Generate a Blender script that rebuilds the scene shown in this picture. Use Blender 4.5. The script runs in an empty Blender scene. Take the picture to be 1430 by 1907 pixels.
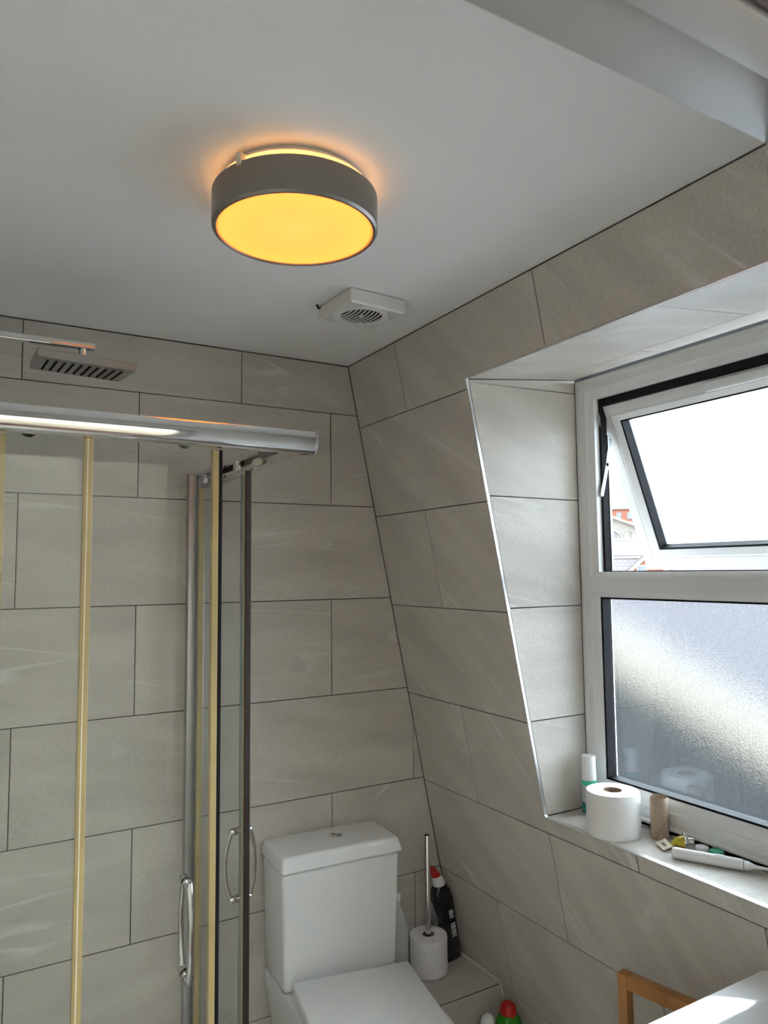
import bpy, bmesh, math, random
from mathutils import Matrix, Vector

random.seed(7)
PI = math.pi
SC = bpy.context.scene
COL = SC.collection
ZO = 2.06                      # the survey heights below are relative to a tile joint 2.06 m above the floor

# ------------------------------------------------------------------ camera, world, exposure
cam_d = bpy.data.cameras.new('camera')
cam = bpy.data.objects.new('camera', cam_d)
COL.objects.link(cam)
SC.camera = cam
CAM = Vector((-0.4293, -2.1069, ZO - 0.5114))
yaw, pitch, roll = 0.526756, 0.0807065, -0.0100117
fw = Vector((math.sin(yaw) * math.cos(pitch), math.cos(yaw) * math.cos(pitch), math.sin(pitch)))
r0 = Vector((math.cos(yaw), -math.sin(yaw), 0))
u0 = r0.cross(fw)
rr = r0 * math.cos(roll) + u0 * math.sin(roll)
uu = u0 * math.cos(roll) - r0 * math.sin(roll)
m = Matrix.Identity(4)
for i in range(3):
    m[i][0], m[i][1], m[i][2], m[i][3] = rr[i], uu[i], -fw[i], CAM[i]
cam.matrix_world = m
cam_d.sensor_fit = 'VERTICAL'
cam_d.sensor_height = 36.0
cam_d.lens = 1363.56 / 1907.0 * 36.0
cam_d.clip_start = 0.02
cam_d.clip_end = 1000
cam_d.dof.use_dof = True
cam_d.dof.focus_distance = 2.0
cam_d.dof.aperture_fstop = 9.0

world = bpy.data.worlds.new('overcast_sky')
SC.world = world
world.use_nodes = True
bg = world.node_tree.nodes['Background']
bg.inputs['Color'].default_value = (0.83, 0.925, 1.0, 1)
bg.inputs['Strength'].default_value = 14.0

SC.view_settings.view_transform = 'Standard'
SC.view_settings.look = 'None'
SC.view_settings.exposure = 0.38
SC.view_settings.gamma = 1.0
SC.view_settings.use_curve_mapping = False
SC.cycles.use_light_tree = False
SC.cycles.max_bounces = 7
SC.cycles.diffuse_bounces = 4
SC.cycles.glossy_bounces = 4
SC.cycles.transmission_bounces = 8
SC.cycles.transparent_max_bounces = 16

# ------------------------------------------------------------------ materials
MATS = {}


def nodes_of(name):
    mt = bpy.data.materials.new(name)
    mt.use_nodes = True
    nt = mt.node_tree
    b = nt.nodes['Principled BSDF']
    MATS[name] = mt
    return mt, nt, b


def plain(name, col, rough=0.5, metal=0.0, spec=0.5, noise=0.0, nscale=20.0, bump=0.0, bscale=60.0, coat=0.0):
    mt, nt, b = nodes_of(name)
    b.inputs['Base Color'].default_value = (*col, 1)
    b.inputs['Roughness'].default_value = rough
    b.inputs['Metallic'].default_value = metal
    b.inputs['Specular IOR Level'].default_value = spec
    if coat:
        b.inputs['Coat Weight'].default_value = coat
        b.inputs['Coat Roughness'].default_value = 0.05
    tc = nt.nodes.new('ShaderNodeTexCoord')
    if noise:
        n = nt.nodes.new('ShaderNodeTexNoise')
        n.inputs['Scale'].default_value = nscale
        n.inputs['Detail'].default_value = 5
        nt.links.new(tc.outputs['Object'], n.inputs['Vector'])
        r = nt.nodes.new('ShaderNodeValToRGB')
        r.color_ramp.elements[0].position = 0.3
        r.color_ramp.elements[1].position = 0.7
        r.color_ramp.elements[0].color = (*[max(0, c * (1 - noise)) for c in col], 1)
        r.color_ramp.elements[1].color = (*[min(1, c * (1 + noise)) for c in col], 1)
        nt.links.new(n.outputs['Fac'], r.inputs['Fac'])
        nt.links.new(r.outputs['Color'], b.inputs['Base Color'])
    if bump:
        n2 = nt.nodes.new('ShaderNodeTexNoise')
        n2.inputs['Scale'].default_value = bscale
        n2.inputs['Detail'].default_value = 4
        nt.links.new(tc.outputs['Object'], n2.inputs['Vector'])
        bp = nt.nodes.new('ShaderNodeBump')
        bp.inputs['Strength'].default_value = bump
        bp.inputs['Distance'].default_value = 0.002
        nt.links.new(n2.outputs['Fac'], bp.inputs['Height'])
        nt.links.new(bp.outputs['Normal'], b.inputs['Normal'])
    return mt


def tile_mat(name, angle, col=(0.60, 0.557, 0.495)):
    """stone-look porcelain: cloudy grey, fine grain, a few pale drifting veins"""
    mt, nt, b = nodes_of(name)
    L = nt.links.new
    tc = nt.nodes.new('ShaderNodeTexCoord')
    oi = nt.nodes.new('ShaderNodeObjectInfo')
    mul = nt.nodes.new('ShaderNodeMath'); mul.operation = 'MULTIPLY'; mul.inputs[1].default_value = 37.0
    L(oi.outputs['Random'], mul.inputs[0])
    rot = nt.nodes.new('ShaderNodeVectorRotate'); rot.rotation_type = 'Z_AXIS'
    jit = nt.nodes.new('ShaderNodeMapRange')
    jit.inputs['To Min'].default_value = angle - 0.22
    jit.inputs['To Max'].default_value = angle + 0.22
    L(oi.outputs['Random'], jit.inputs['Value'])
    L(jit.outputs['Result'], rot.inputs['Angle'])
    L(tc.outputs['Object'], rot.inputs['Vector'])
    add = nt.nodes.new('ShaderNodeVectorMath'); add.operation = 'ADD'
    L(rot.outputs['Vector'], add.inputs[0])
    L(mul.outputs[0], add.inputs[1])
    # clouds, stretched along the bedding
    mp = nt.nodes.new('ShaderNodeMapping'); mp.inputs['Scale'].default_value = (1.2, 5.0, 3.0)
    L(add.outputs[0], mp.inputs['Vector'])
    n1 = nt.nodes.new('ShaderNodeTexNoise')
    n1.inputs['Scale'].default_value = 2.2; n1.inputs['Detail'].default_value = 6
    L(mp.outputs[0], n1.inputs['Vector'])
    r1 = nt.nodes.new('ShaderNodeValToRGB')
    r1.color_ramp.elements[0].position = 0.3; r1.color_ramp.elements[1].position = 0.72
    r1.color_ramp.elements[0].color = (*[c * 0.87 for c in col], 1)
    r1.color_ramp.elements[1].color = (*[c * 1.10 for c in col], 1)
    L(n1.outputs['Fac'], r1.inputs['Fac'])
    # grain
    n2 = nt.nodes.new('ShaderNodeTexNoise')
    n2.inputs['Scale'].default_value = 260; n2.inputs['Detail'].default_value = 3
    L(add.outputs[0], n2.inputs['Vector'])
    r2 = nt.nodes.new('ShaderNodeMapRange')
    r2.inputs['From Min'].default_value = 0.25; r2.inputs['From Max'].default_value = 0.75
    r2.inputs['To Min'].default_value = 0.86; r2.inputs['To Max'].default_value = 1.12
    L(n2.outputs['Fac'], r2.inputs['Value'])
    mg = nt.nodes.new('ShaderNodeVectorMath'); mg.operation = 'SCALE'
    L(r1.outputs['Color'], mg.inputs[0]); L(r2.outputs['Result'], mg.inputs['Scale'])
    # veins: the thin level line of a stretched noise
    mp3 = nt.nodes.new('ShaderNodeMapping'); mp3.inputs['Scale'].default_value = (0.55, 4.6, 2.0)
    L(add.outputs[0], mp3.inputs['Vector'])
    n3 = nt.nodes.new('ShaderNodeTexNoise')
    n3.inputs['Scale'].default_value = 1.7; n3.inputs['Detail'].default_value = 1.6
    n3.inputs['Distortion'].default_value = 0.12
    L(mp3.outputs[0], n3.inputs['Vector'])
    rv = nt.nodes.new('ShaderNodeValToRGB')
    e = rv.color_ramp.elements
    e[0].position = 0.535; e[0].color = (0, 0, 0, 1)
    e[1].position = 0.56; e[1].color = (0, 0, 0, 1)
    x = e.new(0.554); x.color = (1, 1, 1, 1)
    L(n3.outputs['Fac'], rv.inputs['Fac'])
    n4 = nt.nodes.new('ShaderNodeTexNoise'); n4.inputs['Scale'].default_value = 5.0
    L(add.outputs[0], n4.inputs['Vector'])
    rm = nt.nodes.new('ShaderNodeMapRange')
    rm.inputs['From Min'].default_value = 0.45; rm.inputs['From Max'].default_value = 0.70
    rm.inputs['To Max'].default_value = 0.7
    L(n4.outputs['Fac'], rm.inputs['Value'])
    mv = nt.nodes.new('ShaderNodeMath'); mv.operation = 'MULTIPLY'
    L(rv.outputs['Color'], mv.inputs[0]); L(rm.outputs['Result'], mv.inputs[1])
    mix = nt.nodes.new('ShaderNodeMixRGB')
    mix.inputs['Color2'].default_value = (0.80, 0.78, 0.74, 1)
    L(mv.outputs[0], mix.inputs['Fac']); L(mg.outputs[0], mix.inputs['Color1'])
    L(mix.outputs['Color'], b.inputs['Base Color'])
    b.inputs['Roughness'].default_value = 0.42
    b.inputs['Specular IOR Level'].default_value = 0.35
    bp = nt.nodes.new('ShaderNodeBump'); bp.inputs['Strength'].default_value = 0.12; bp.inputs['Distance'].default_value = 0.001
    L(n2.outputs['Fac'], bp.inputs['Height']); L(bp.outputs['Normal'], b.inputs['Normal'])
    return mt


def clear_glass(name, tint, refl_ior=1.3):
    """thin clear pane: tinted see-through plus a sharp surface reflection"""
    mt, nt, b = nodes_of(name)
    L = nt.links.new
    nt.nodes.remove(b)
    out = nt.nodes['Material Output']
    tr = nt.nodes.new('ShaderNodeBsdfTransparent'); tr.inputs['Color'].default_value = (*tint, 1)
    gl = nt.nodes.new('ShaderNodeBsdfGlossy'); gl.inputs['Roughness'].default_value = 0.02
    fr = nt.nodes.new('ShaderNodeFresnel'); fr.inputs['IOR'].default_value = refl_ior
    mx = nt.nodes.new('ShaderNodeMixShader')
    ge = nt.nodes.new('ShaderNodeNewGeometry')
    mr = nt.nodes.new('ShaderNodeMapRange')               # same reflectance on both faces of the sheet
    mr.inputs['To Min'].default_value = refl_ior; mr.inputs['To Max'].default_value = 1.0 / refl_ior
    L(ge.outputs['Backfacing'], mr.inputs['Value']); L(mr.outputs['Result'], fr.inputs['IOR'])
    L(fr.outputs[0], mx.inputs['Fac']); L(tr.outputs[0], mx.inputs[1]); L(gl.outputs[0], mx.inputs[2])
    L(mx.outputs[0], out.inputs['Surface'])
    return mt


def frosted_glass(name, rough, tint, haze=0.0):
    """obscure glazing: smooth reflecting face, pebbled see-through"""
    mt, nt, b = nodes_of(name)
    L = nt.links.new
    nt.nodes.remove(b)
    out = nt.nodes['Material Output']
    tc = nt.nodes.new('ShaderNodeTexCoord')
    n = nt.nodes.new('ShaderNodeTexNoise'); n.inputs['Scale'].default_value = 300; n.inputs['Detail'].default_value = 2
    L(tc.outputs['Object'], n.inputs['Vector'])
    bp = nt.nodes.new('ShaderNodeBump'); bp.inputs['Strength'].default_value = 0.3; bp.inputs['Distance'].default_value = 0.001
    L(n.outputs['Fac'], bp.inputs['Height'])
    rf = nt.nodes.new('ShaderNodeBsdfRefraction')
    rf.inputs['Color'].default_value = (*tint, 1); rf.inputs['Roughness'].default_value = rough; rf.inputs['IOR'].default_value = 1.4
    L(bp.outputs['Normal'], rf.inputs['Normal'])
    n5 = nt.nodes.new('ShaderNodeTexNoise'); n5.inputs['Scale'].default_value = 420; n5.inputs['Detail'].default_value = 3
    L(tc.outputs['Object'], n5.inputs['Vector'])
    r5 = nt.nodes.new('ShaderNodeValToRGB')               # pebbled surface: each dimple passes a little more or less
    r5.color_ramp.elements[0].position = 0.30; r5.color_ramp.elements[1].position = 0.70
    r5.color_ramp.elements[0].color = (*[c * 0.86 for c in tint], 1)
    r5.color_ramp.elements[1].color = (*[min(1.0, c * 1.14) for c in tint], 1)
    L(n5.outputs['Fac'], r5.inputs['Fac']); L(r5.outputs['Color'], rf.inputs['Color'])
    gl = nt.nodes.new('ShaderNodeBsdfGlossy'); gl.inputs['Roughness'].default_value = 0.015
    fr = nt.nodes.new('ShaderNodeFresnel'); fr.inputs['IOR'].default_value = 1.55
    mx = nt.nodes.new('ShaderNodeMixShader')
    body = rf
    if haze:
        tl = nt.nodes.new('ShaderNodeBsdfTranslucent'); tl.inputs['Color'].default_value = (*tint, 1)
        hz = nt.nodes.new('ShaderNodeMixShader'); hz.inputs['Fac'].default_value = haze
        L(rf.outputs[0], hz.inputs[1]); L(tl.outputs[0], hz.inputs[2]); body = hz
    L(fr.outputs[0], mx.inputs['Fac']); L(body.outputs[0], mx.inputs[1]); L(gl.outputs[0], mx.inputs[2])
    L(mx.outputs[0], out.inputs['Surface'])
    return mt


def courses_mat(name, col, line, sx, sy, mortar=0.03, var=0.15):
    """far brick or slate: courses too small to pick apart from here"""
    mt, nt, b = nodes_of(name)
    L = nt.links.new
    tc = nt.nodes.new('ShaderNodeTexCoord')
    mp = nt.nodes.new('ShaderNodeMapping')
    mp.inputs['Rotation'].default_value = (PI / 2, 0, 0)
    L(tc.outputs['Object'], mp.inputs['Vector'])
    br = nt.nodes.new('ShaderNodeTexBrick')
    br.inputs['Scale'].default_value = 1.0
    br.inputs['Brick Width'].default_value = sx
    br.inputs['Row Height'].default_value = sy
    br.inputs['Mortar Size'].default_value = mortar * sy
    br.inputs['Color1'].default_value = (*[c * (1 - var) for c in col], 1)
    br.inputs['Color2'].default_value = (*[min(1, c * (1 + var)) for c in col], 1)
    br.inputs['Mortar'].default_value = (*line, 1)
    L(mp.outputs[0], br.inputs['Vector'])
    L(br.outputs['Color'], b.inputs['Base Color'])
    b.inputs['Roughness'].default_value = 0.8
    return mt


M_TILE = tile_mat('porcelain_tile', 0.06)
M_TILE_S = tile_mat('porcelain_tile_diagonal', 0.75)
M_GROUT = plain('grey_grout', (0.075, 0.073, 0.07), 0.9, noise=0.15, nscale=90)
M_CEIL = plain('ceiling_paint', (0.90, 0.895, 0.88), 0.85, noise=0.015, nscale=3, bump=0.05, bscale=220)
M_WALL = plain('wall_paint', (0.74, 0.73, 0.70), 0.8, noise=0.02, nscale=4)
M_LANDING = plain('landing_cream_paint', (0.78, 0.72, 0.60), 0.8, noise=0.02, nscale=4)  # unseen landing; cream picked to warm the fill light through the door
M_GLOSSPAINT = plain('door_gloss_paint', (0.35, 0.345, 0.345), 0.4, noise=0.05, nscale=6)
M_DARKWOOD = plain('dark_wood', (0.09, 0.045, 0.03), 0.5, noise=0.3, nscale=12)
M_FLOOR = plain('floor_tile', (0.50, 0.48, 0.44), 0.45, noise=0.12, nscale=9)
M_CHROME = plain('chrome', (0.80, 0.80, 0.80), 0.07, 1.0, noise=0.02, nscale=4)
M_CHROMED = plain('handle_chrome', (0.62, 0.62, 0.62), 0.12, 1.0, noise=0.04, nscale=12)
M_SATIN = plain('satin_aluminium', (0.52, 0.53, 0.54), 0.42, 1.0, noise=0.05, nscale=30)
M_DULL = plain('dull_chrome', (0.30, 0.30, 0.295), 0.3, 1.0, noise=0.05, nscale=30)
M_TRIM = plain('metal_tile_trim', (0.80, 0.80, 0.80), 0.25, 0.85, noise=0.03, nscale=20)
M_UPVC = plain('white_upvc', (0.76, 0.76, 0.75), 0.28, noise=0.012, nscale=12)
M_BLACK = plain('black_gasket', (0.010, 0.010, 0.012), 0.6, spec=0.15, noise=0.2, nscale=40)
M_BROWNBLACK = plain('dark_brown_seal', (0.03, 0.02, 0.017), 0.45, noise=0.2, nscale=40)
M_CERAMIC = plain('white_ceramic', (0.84, 0.84, 0.83), 0.09, noise=0.008, nscale=4, coat=0.3)
M_PLAST = plain('white_plastic', (0.78, 0.77, 0.74), 0.35, noise=0.015, nscale=20)
M_PLASTS = plain('white_gloss_plastic', (0.85, 0.85, 0.84), 0.15, noise=0.01, nscale=20)
M_PAPER = plain('tissue_paper', (0.84, 0.82, 0.80), 0.95, noise=0.03, nscale=40, bump=0.5, bscale=90)
M_PAPEREND = plain('tissue_paper_end', (0.88, 0.87, 0.87), 0.95, noise=0.03, nscale=160, bump=0.3, bscale=200)
M_CARD = plain('brown_card', (0.43, 0.33, 0.25), 0.85, noise=0.08, nscale=30)
M_CARDIN = plain('card_core_inside', (0.36, 0.25, 0.17), 0.9, noise=0.08, nscale=30)
M_SEAL = plain('yellowed_seal', (0.47, 0.37, 0.17), 0.35, noise=0.06, nscale=15)
M_GLASS = clear_glass('shower_glass', (0.982, 0.989, 0.984))
M_GLASSEDGE = plain('green_glass_edge', (0.13, 0.16, 0.14), 0.15, noise=0.1, nscale=20)
M_FROST = frosted_glass('obscure_glass', 0.08, (0.84, 0.87, 0.90))
M_FROSTU = frosted_glass('obscure_glass_fill', 0.12, (0.84, 0.87, 0.90), 0.3)  # same glass as the lower pane; translucent share added to brighten the ceiling
M_WOOD = plain('bamboo', (0.42, 0.19, 0.055), 0.4, noise=0.18, nscale=14)
M_BLACKPL = plain('black_plastic', (0.012, 0.013, 0.017), 0.18, noise=0.1, nscale=20)
M_RED = plain('red_plastic', (0.55, 0.02, 0.015), 0.3, noise=0.05, nscale=20)
M_GREEN = plain('green_plastic', (0.03, 0.28, 0.02), 0.25, noise=0.06, nscale=20)
M_TEAL = plain('sea_green_plastic', (0.06, 0.53, 0.33), 0.35, noise=0.04, nscale=20)
M_TEALD = plain('dark_teal_liquid', (0.06, 0.24, 0.24), 0.15, noise=0.08, nscale=20)
M_YELLOW = plain('olive_yellow_foil', (0.50, 0.40, 0.03), 0.3, 0.25, noise=0.1, nscale=60)
M_SILVER = plain('silver_cap', (0.78, 0.78, 0.78), 0.14, 1.0, noise=0.03, nscale=30)
M_CREAM = plain('cream_card', (0.82, 0.76, 0.60), 0.6, noise=0.03, nscale=60)
M_INK = plain('dark_ink', (0.03, 0.03, 0.03), 0.6, noise=0.05, nscale=60)
M_LABELW = plain('grey_label', (0.33, 0.33, 0.34), 0.4, noise=0.08, nscale=120)
M_WHITEINK = plain('white_ink', (0.6, 0.6, 0.6), 0.5, noise=0.05, nscale=60)
M_SEALANT = plain('white_sealant', (0.72, 0.70, 0.66), 0.4, noise=0.04, nscale=50)
M_DARKIN = plain('fan_dark_inside', (0.045, 0.045, 0.042), 0.7, noise=0.2, nscale=30)
M_BRONZE = plain('brushed_nickel_drum', (0.30, 0.275, 0.25), 0.38, 0.9, noise=0.04, nscale=5)
M_CLOUDY = plain('cloudy_bottle', (0.62, 0.63, 0.60), 0.25, noise=0.03, nscale=20)
# outdoors
M_BRICK = courses_mat('red_brick_far', (0.10, 0.024, 0.010), (0.085, 0.05, 0.038), 0.9, 0.3)
M_BRICKN = courses_mat('red_brick_near', (0.10, 0.024, 0.010), (0.085, 0.05, 0.038), 0.5, 0.17)
M_STONE = plain('pale_stone', (0.085, 0.077, 0.064), 0.8, noise=0.12, nscale=1.2)
M_SLATE = courses_mat('slate_far', (0.047, 0.041, 0.044), (0.027, 0.024, 0.027), 0.36, 0.24, 0.12, 0.10)
M_SLATED = plain('dark_slate', (0.006, 0.006, 0.0064), 0.7, noise=0.3, nscale=1.5)
M_COPE = plain('cream_coping', (0.128, 0.110, 0.084), 0.8, noise=0.06, nscale=3)
M_WINGLASS = plain('far_window_glass', (0.022, 0.027, 0.04), 0.1, noise=0.15, nscale=3)
M_GROUND = plain('street_ground', (0.16, 0.16, 0.17), 0.9, noise=0.15, nscale=0.3)


# ------------------------------------------------------------------ mesh helpers
def link(name, bm, mat, parent=None, smooth=35, loc=None, rot=None, mats=None):
    bmesh.ops.recalc_face_normals(bm, faces=bm.faces[:])
    me = bpy.data.meshes.new(name)
    bm.to_mesh(me); bm.free()
    return link_me(name, me, mat, parent, smooth, loc, rot, mats)


def link_me(name, me, mat, parent=None, smooth=35, loc=None, rot=None, mats=None):
    for mt in (mats or [mat]):
        me.materials.append(mt)
    if smooth:
        me.polygons.foreach_set('use_smooth', [True] * len(me.polygons))
        me.set_sharp_from_angle(angle=math.radians(smooth))
    o = bpy.data.objects.new(name, me)
    COL.objects.link(o)
    if parent is not None:
        o.parent = parent
    if loc is not None:
        o.location = loc
    if rot is not None:
        o.rotation_euler = rot
    return o


def tag(o, label, cat, group=None, kind=None):
    o['label'] = label
    o['category'] = cat
    if group:
        o['group'] = group
    if kind:
        o['kind'] = kind
    return o


def thing(name, label, cat, loc=(0, 0, 0), rotz=0.0, group=None, kind=None, rot=None):
    o = bpy.data.objects.new(name, None)
    o.empty_display_size = 0.05
    COL.objects.link(o)
    o.location = loc
    o.rotation_euler = rot if rot is not None else (0, 0, rotz)
    return tag(o, label, cat, group, kind)


def B():
    return bmesh.new()


def box(bm, x0, x1, y0, y1, z0, z1, bev=0.0, seg=2):
    vs = [bm.verts.new(p) for p in [(x0, y0, z0), (x1, y0, z0), (x1, y1, z0), (x0, y1, z0),
                                    (x0, y0, z1), (x1, y0, z1), (x1, y1, z1), (x0, y1, z1)]]
    fs = [bm.faces.new([vs[i] for i in f]) for f in
          [(0, 3, 2, 1), (4, 5, 6, 7), (0, 1, 5, 4), (1, 2, 6, 5), (2, 3, 7, 6), (3, 0, 4, 7)]]
    if bev:
        es = list({e for f in fs for e in f.edges})
        bmesh.ops.bevel(bm, geom=es, offset=bev, segments=seg, affect='EDGES', profile=0.5)
    return bm


def frustum(bm, bottom, top, bev=0.0, seg=3):
    """two loops of points joined into a closed solid"""
    a = [bm.verts.new(p) for p in bottom]
    c = [bm.verts.new(p) for p in top]
    n = len(a)
    fs = [bm.faces.new(a[::-1]), bm.faces.new(c)]
    for i in range(n):
        fs.append(bm.faces.new([a[i], a[(i + 1) % n], c[(i + 1) % n], c[i]]))
    if bev:
        es = list({e for f in fs for e in f.edges})
        bmesh.ops.bevel(bm, geom=es, offset=bev, segments=seg, affect='EDGES', profile=0.5)
    return bm


def prism(bm, pts, vec):
    pts = [Vector(p) for p in pts]
    vec = Vector(vec)
    return frustum(bm, pts, [p + vec for p in pts])


def lathe(bm, prof, n=40, c=(0, 0, 0), close=False):
    """prof: list of (r, z); r = 0 makes a pole"""
    rings = []
    for r, z in prof:
        if r < 1e-6:
            rings.append([bm.verts.new((c[0], c[1], c[2] + z))])
        else:
            rings.append([bm.verts.new((c[0] + r * math.cos(2 * PI * k / n), c[1] + r * math.sin(2 * PI * k / n), c[2] + z)) for k in range(n)])
    pairs = list(zip(rings[:-1], rings[1:]))
    if close:
        pairs.append((rings[-1], rings[0]))
    for a, b in pairs:
        for k in range(n):
            k2 = (k + 1) % n
            if len(a) == 1 and len(b) == 1:
                continue
            if len(a) == 1:
                bm.faces.new([a[0], b[k2], b[k]])
            elif len(b) == 1:
                bm.faces.new([a[k], a[k2], b[0]])
            else:
                bm.faces.new([a[k], a[k2], b[k2], b[k]])
    return bm


def tube(bm, pts, r, n=10, flat=1.0, up=Vector((0, 0, 1))):
    """sweep a round (or flattened) section along pts"""
    pts = [Vector(p) for p in pts]
    rings = []
    for i, p in enumerate(pts):
        t = (pts[min(i + 1, len(pts) - 1)] - pts[max(i - 1, 0)]).normalized()
        ref = up if abs(t.dot(up)) < 0.95 else Vector((1, 0, 0))
        s = t.cross(ref).normalized()
        w = s.cross(t).normalized()
        ri = r[i] if isinstance(r, (list, tuple)) else r
        rings.append([bm.verts.new(p + s * (ri * math.cos(2 * PI * k / n)) + w * (ri * flat * math.sin(2 * PI * k / n))) for k in range(n)])
    for a, b in zip(rings[:-1], rings[1:]):
        for k in range(n):
            bm.faces.new([a[k], a[(k + 1) % n], b[(k + 1) % n], b[k]])
    bm.faces.new(rings[0][::-1])
    bm.faces.new(rings[-1])
    return bm


def sweep(bm, section, axis_from, axis_to, U, V):
    """extrude a closed 2-D section (u, v) between two points"""
    a, c = Vector(axis_from), Vector(axis_to)
    U, V = Vector(U), Vector(V)
    return frustum(bm, [a + U * u + V * v for u, v in section], [c + U * u + V * v for u, v in section])


def ring(bm, y0, y1, z0, z1, prof):
    """mitred rectangular frame in the y-z plane; prof: closed loop of (inset, x)"""
    loops = []
    for s, x in prof:
        si = s if isinstance(s, (tuple, list)) else (s, s, s, s)      # y0 side, y1 side, bottom, top
        loops.append([bm.verts.new(p) for p in [(x, y0 + si[0], z0 + si[2]), (x, y1 - si[1], z0 + si[2]),
                                                (x, y1 - si[1], z1 - si[3]), (x, y0 + si[0], z1 - si[3])]])
    for a, b in zip(loops, loops[1:] + loops[:1]):
        for k in range(4):
            bm.faces.new([a[k], a[(k + 1) % 4], b[(k + 1) % 4], b[k]])
    return bm


def offset_poly(poly, d):
    """shrink a counter-clockwise polygon by d"""
    out = []
    n = len(poly)
    for i in range(n):
        p0, p1, p2 = Vector(poly[i - 1]), Vector(poly[i]), Vector(poly[(i + 1) % n])
        e1, e2 = (p1 - p0).normalized(), (p2 - p1).normalized()
        n1, n2 = Vector((-e1.y, e1.x)), Vector((-e2.y, e2.x))
        bis = n1 + n2
        k = d * 2 / max(bis.length_squared, 0.15)
        out.append(p1 + bis * k)
    return out


def clip_poly(poly, fn):
    """keep the part of a polygon where fn(p) >= 0 (fn linear)"""
    out = []
    for i in range(len(poly)):
        a, b = poly[i], poly[(i + 1) % len(poly)]
        fa, fb = fn(a), fn(b)
        if fa >= 0:
            out.append(a)
        if (fa >= 0) != (fb >= 0):
            t = fa / (fa - fb)
            out.append((a[0] + (b[0] - a[0]) * t, a[1] + (b[1] - a[1]) * t))
    res = []
    for p in out:
        if not res or (abs(p[0] - res[-1][0]) + abs(p[1] - res[-1][1])) > 1e-5:
            res.append(p)
    if len(res) > 1 and (abs(res[0][0] - res[-1][0]) + abs(res[0][1] - res[-1][1])) < 1e-5:
        res.pop()
    return res


def area(poly):
    return 0.5 * sum(poly[i][0] * poly[(i + 1) % len(poly)][1] - poly[(i + 1) % len(poly)][0] * poly[i][1] for i in range(len(poly)))


TILE_CACHE = {}
GAP = 0.0013


def tile(poly, O, U, V, N, mat, parent, th=0.009, name='tile'):
    """one tile: polygon in the (U, V) plane through O, face flush with the plane, arrised edges"""
    if len(poly) < 3 or abs(area(poly)) < 2e-4:
        return None
    if area(poly) < 0:
        poly = poly[::-1]
    poly = offset_poly(poly, GAP)
    cx = sum(p[0] for p in poly) / len(poly)
    cy = sum(p[1] for p in poly) / len(poly)
    key = (mat.name, th) + tuple((round(p[0] - cx, 4), round(p[1] - cy, 4)) for p in poly)
    if key not in TILE_CACHE:
        loc = [(p[0] - cx, p[1] - cy) for p in poly]
        ins = offset_poly(loc, 0.0010)
        bm = B()
        l0 = [bm.verts.new((p[0], p[1], -th)) for p in loc]
        l1 = [bm.verts.new((p[0], p[1], -0.0008)) for p in loc]
        l2 = [bm.verts.new((p[0], p[1], 0)) for p in ins]
        n = len(loc)
        for a, b in ((l0, l1), (l1, l2)):
            for i in range(n):
                bm.faces.new([a[i], a[(i + 1) % n], b[(i + 1) % n], b[i]])
        bm.faces.new(l2); bm.faces.new(l0[::-1])
        bmesh.ops.recalc_face_normals(bm, faces=bm.faces[:])
        me = bpy.data.meshes.new(name); bm.to_mesh(me); bm.free()
        me.materials.append(mat)
        TILE_CACHE[key] = me
    o = bpy.data.objects.new(name, TILE_CACHE[key])
    COL.objects.link(o)
    o.parent = parent
    O, U, V, N = Vector(O), Vector(U), Vector(V), Vector(N)
    P = O + U * cx + V * cy
    mw = Matrix.Identity(4)
    for i in range(3):
        mw[i][0], mw[i][1], mw[i][2], mw[i][3] = U[i], V[i], N[i], P[i]
    o.matrix_basis = mw
    return o


def rect(a0, a1, b0, b1):
    return [(a0, b0), (a1, b0), (a1, b1), (a0, b1)]


# ------------------------------------------------------------------ the room shell
XC, T = 0.6971, 0.20233                     # sloping right wall: x = XC - T * z(relative)
CEIL = ZO + 0.165
XL = -0.60                                   # left wall
YF = -1.735                                  # room face of the door wall
YB = -1.835                                  # landing face of the door wall
GR = 0.002                                   # grout recess


def xs(z):                                   # sloping wall at absolute height z
    return XC - T * (z - ZO)


SN = Vector((-1, 0, -T)).normalized()        # its normal, into the room
SV = Vector((-T, 0, 1)).normalized()         # up the slope
SU = Vector((0, -1, 0))                      # along it, towards the door
SO = Vector((XC, 0, ZO))
CS = SV.z                                    # height gained per metre of slope

# ceiling
bm = B(); box(bm, XL - 0.1, 0.80, YB, 0.1, CEIL, CEIL + 0.1)
ceiling = tag(link('ceiling', bm, M_CEIL), 'smooth white painted bathroom ceiling', 'ceiling', kind='structure')

# back wall with its tiles
bm = B()
prism(bm, [(XL - 0.1, GR, -0.05), (xs(-0.05) + 0.12, GR, -0.05), (xs(CEIL + 0.05) + 0.12, GR, CEIL + 0.05), (XL - 0.1, GR, CEIL + 0.05)], (0, 0.1, 0))
wall_back = tag(link('wall_back', bm, M_GROUT), 'grey stone-look tiled wall behind the toilet and shower', 'wall', kind='structure')
H = 0.29935
lines = [CEIL - 0.003] + [ZO - H * k for k in range(0, 8)]
for rI in range(len(lines) - 1):
    zt, zb = lines[rI], max(lines[rI + 1], 0.0)
    if zt <= 0.002:
        break
    off = 0.3 if rI % 2 == 0 else 0.0
    k0 = off - 1.2
    while k0 < 1.3:
        p = rect(max(k0, XL), k0 + 0.6, zb, zt)
        if k0 + 0.6 > XL:
            p = clip_poly(p, lambda q: xs(q[1]) - q[0])
            tile(p, (0, 0, 0), (1, 0, 0), (0, 0, 1), (0, -1, 0), M_TILE, wall_back)
        k0 += 0.6

# sloping right wall: hole for the dormer window
HY0, HY1 = 0.597, 1.56                       # hole, distance from the back wall
HZ0, HZ1 = ZO - 1.160, ZO - 0.014


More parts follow.
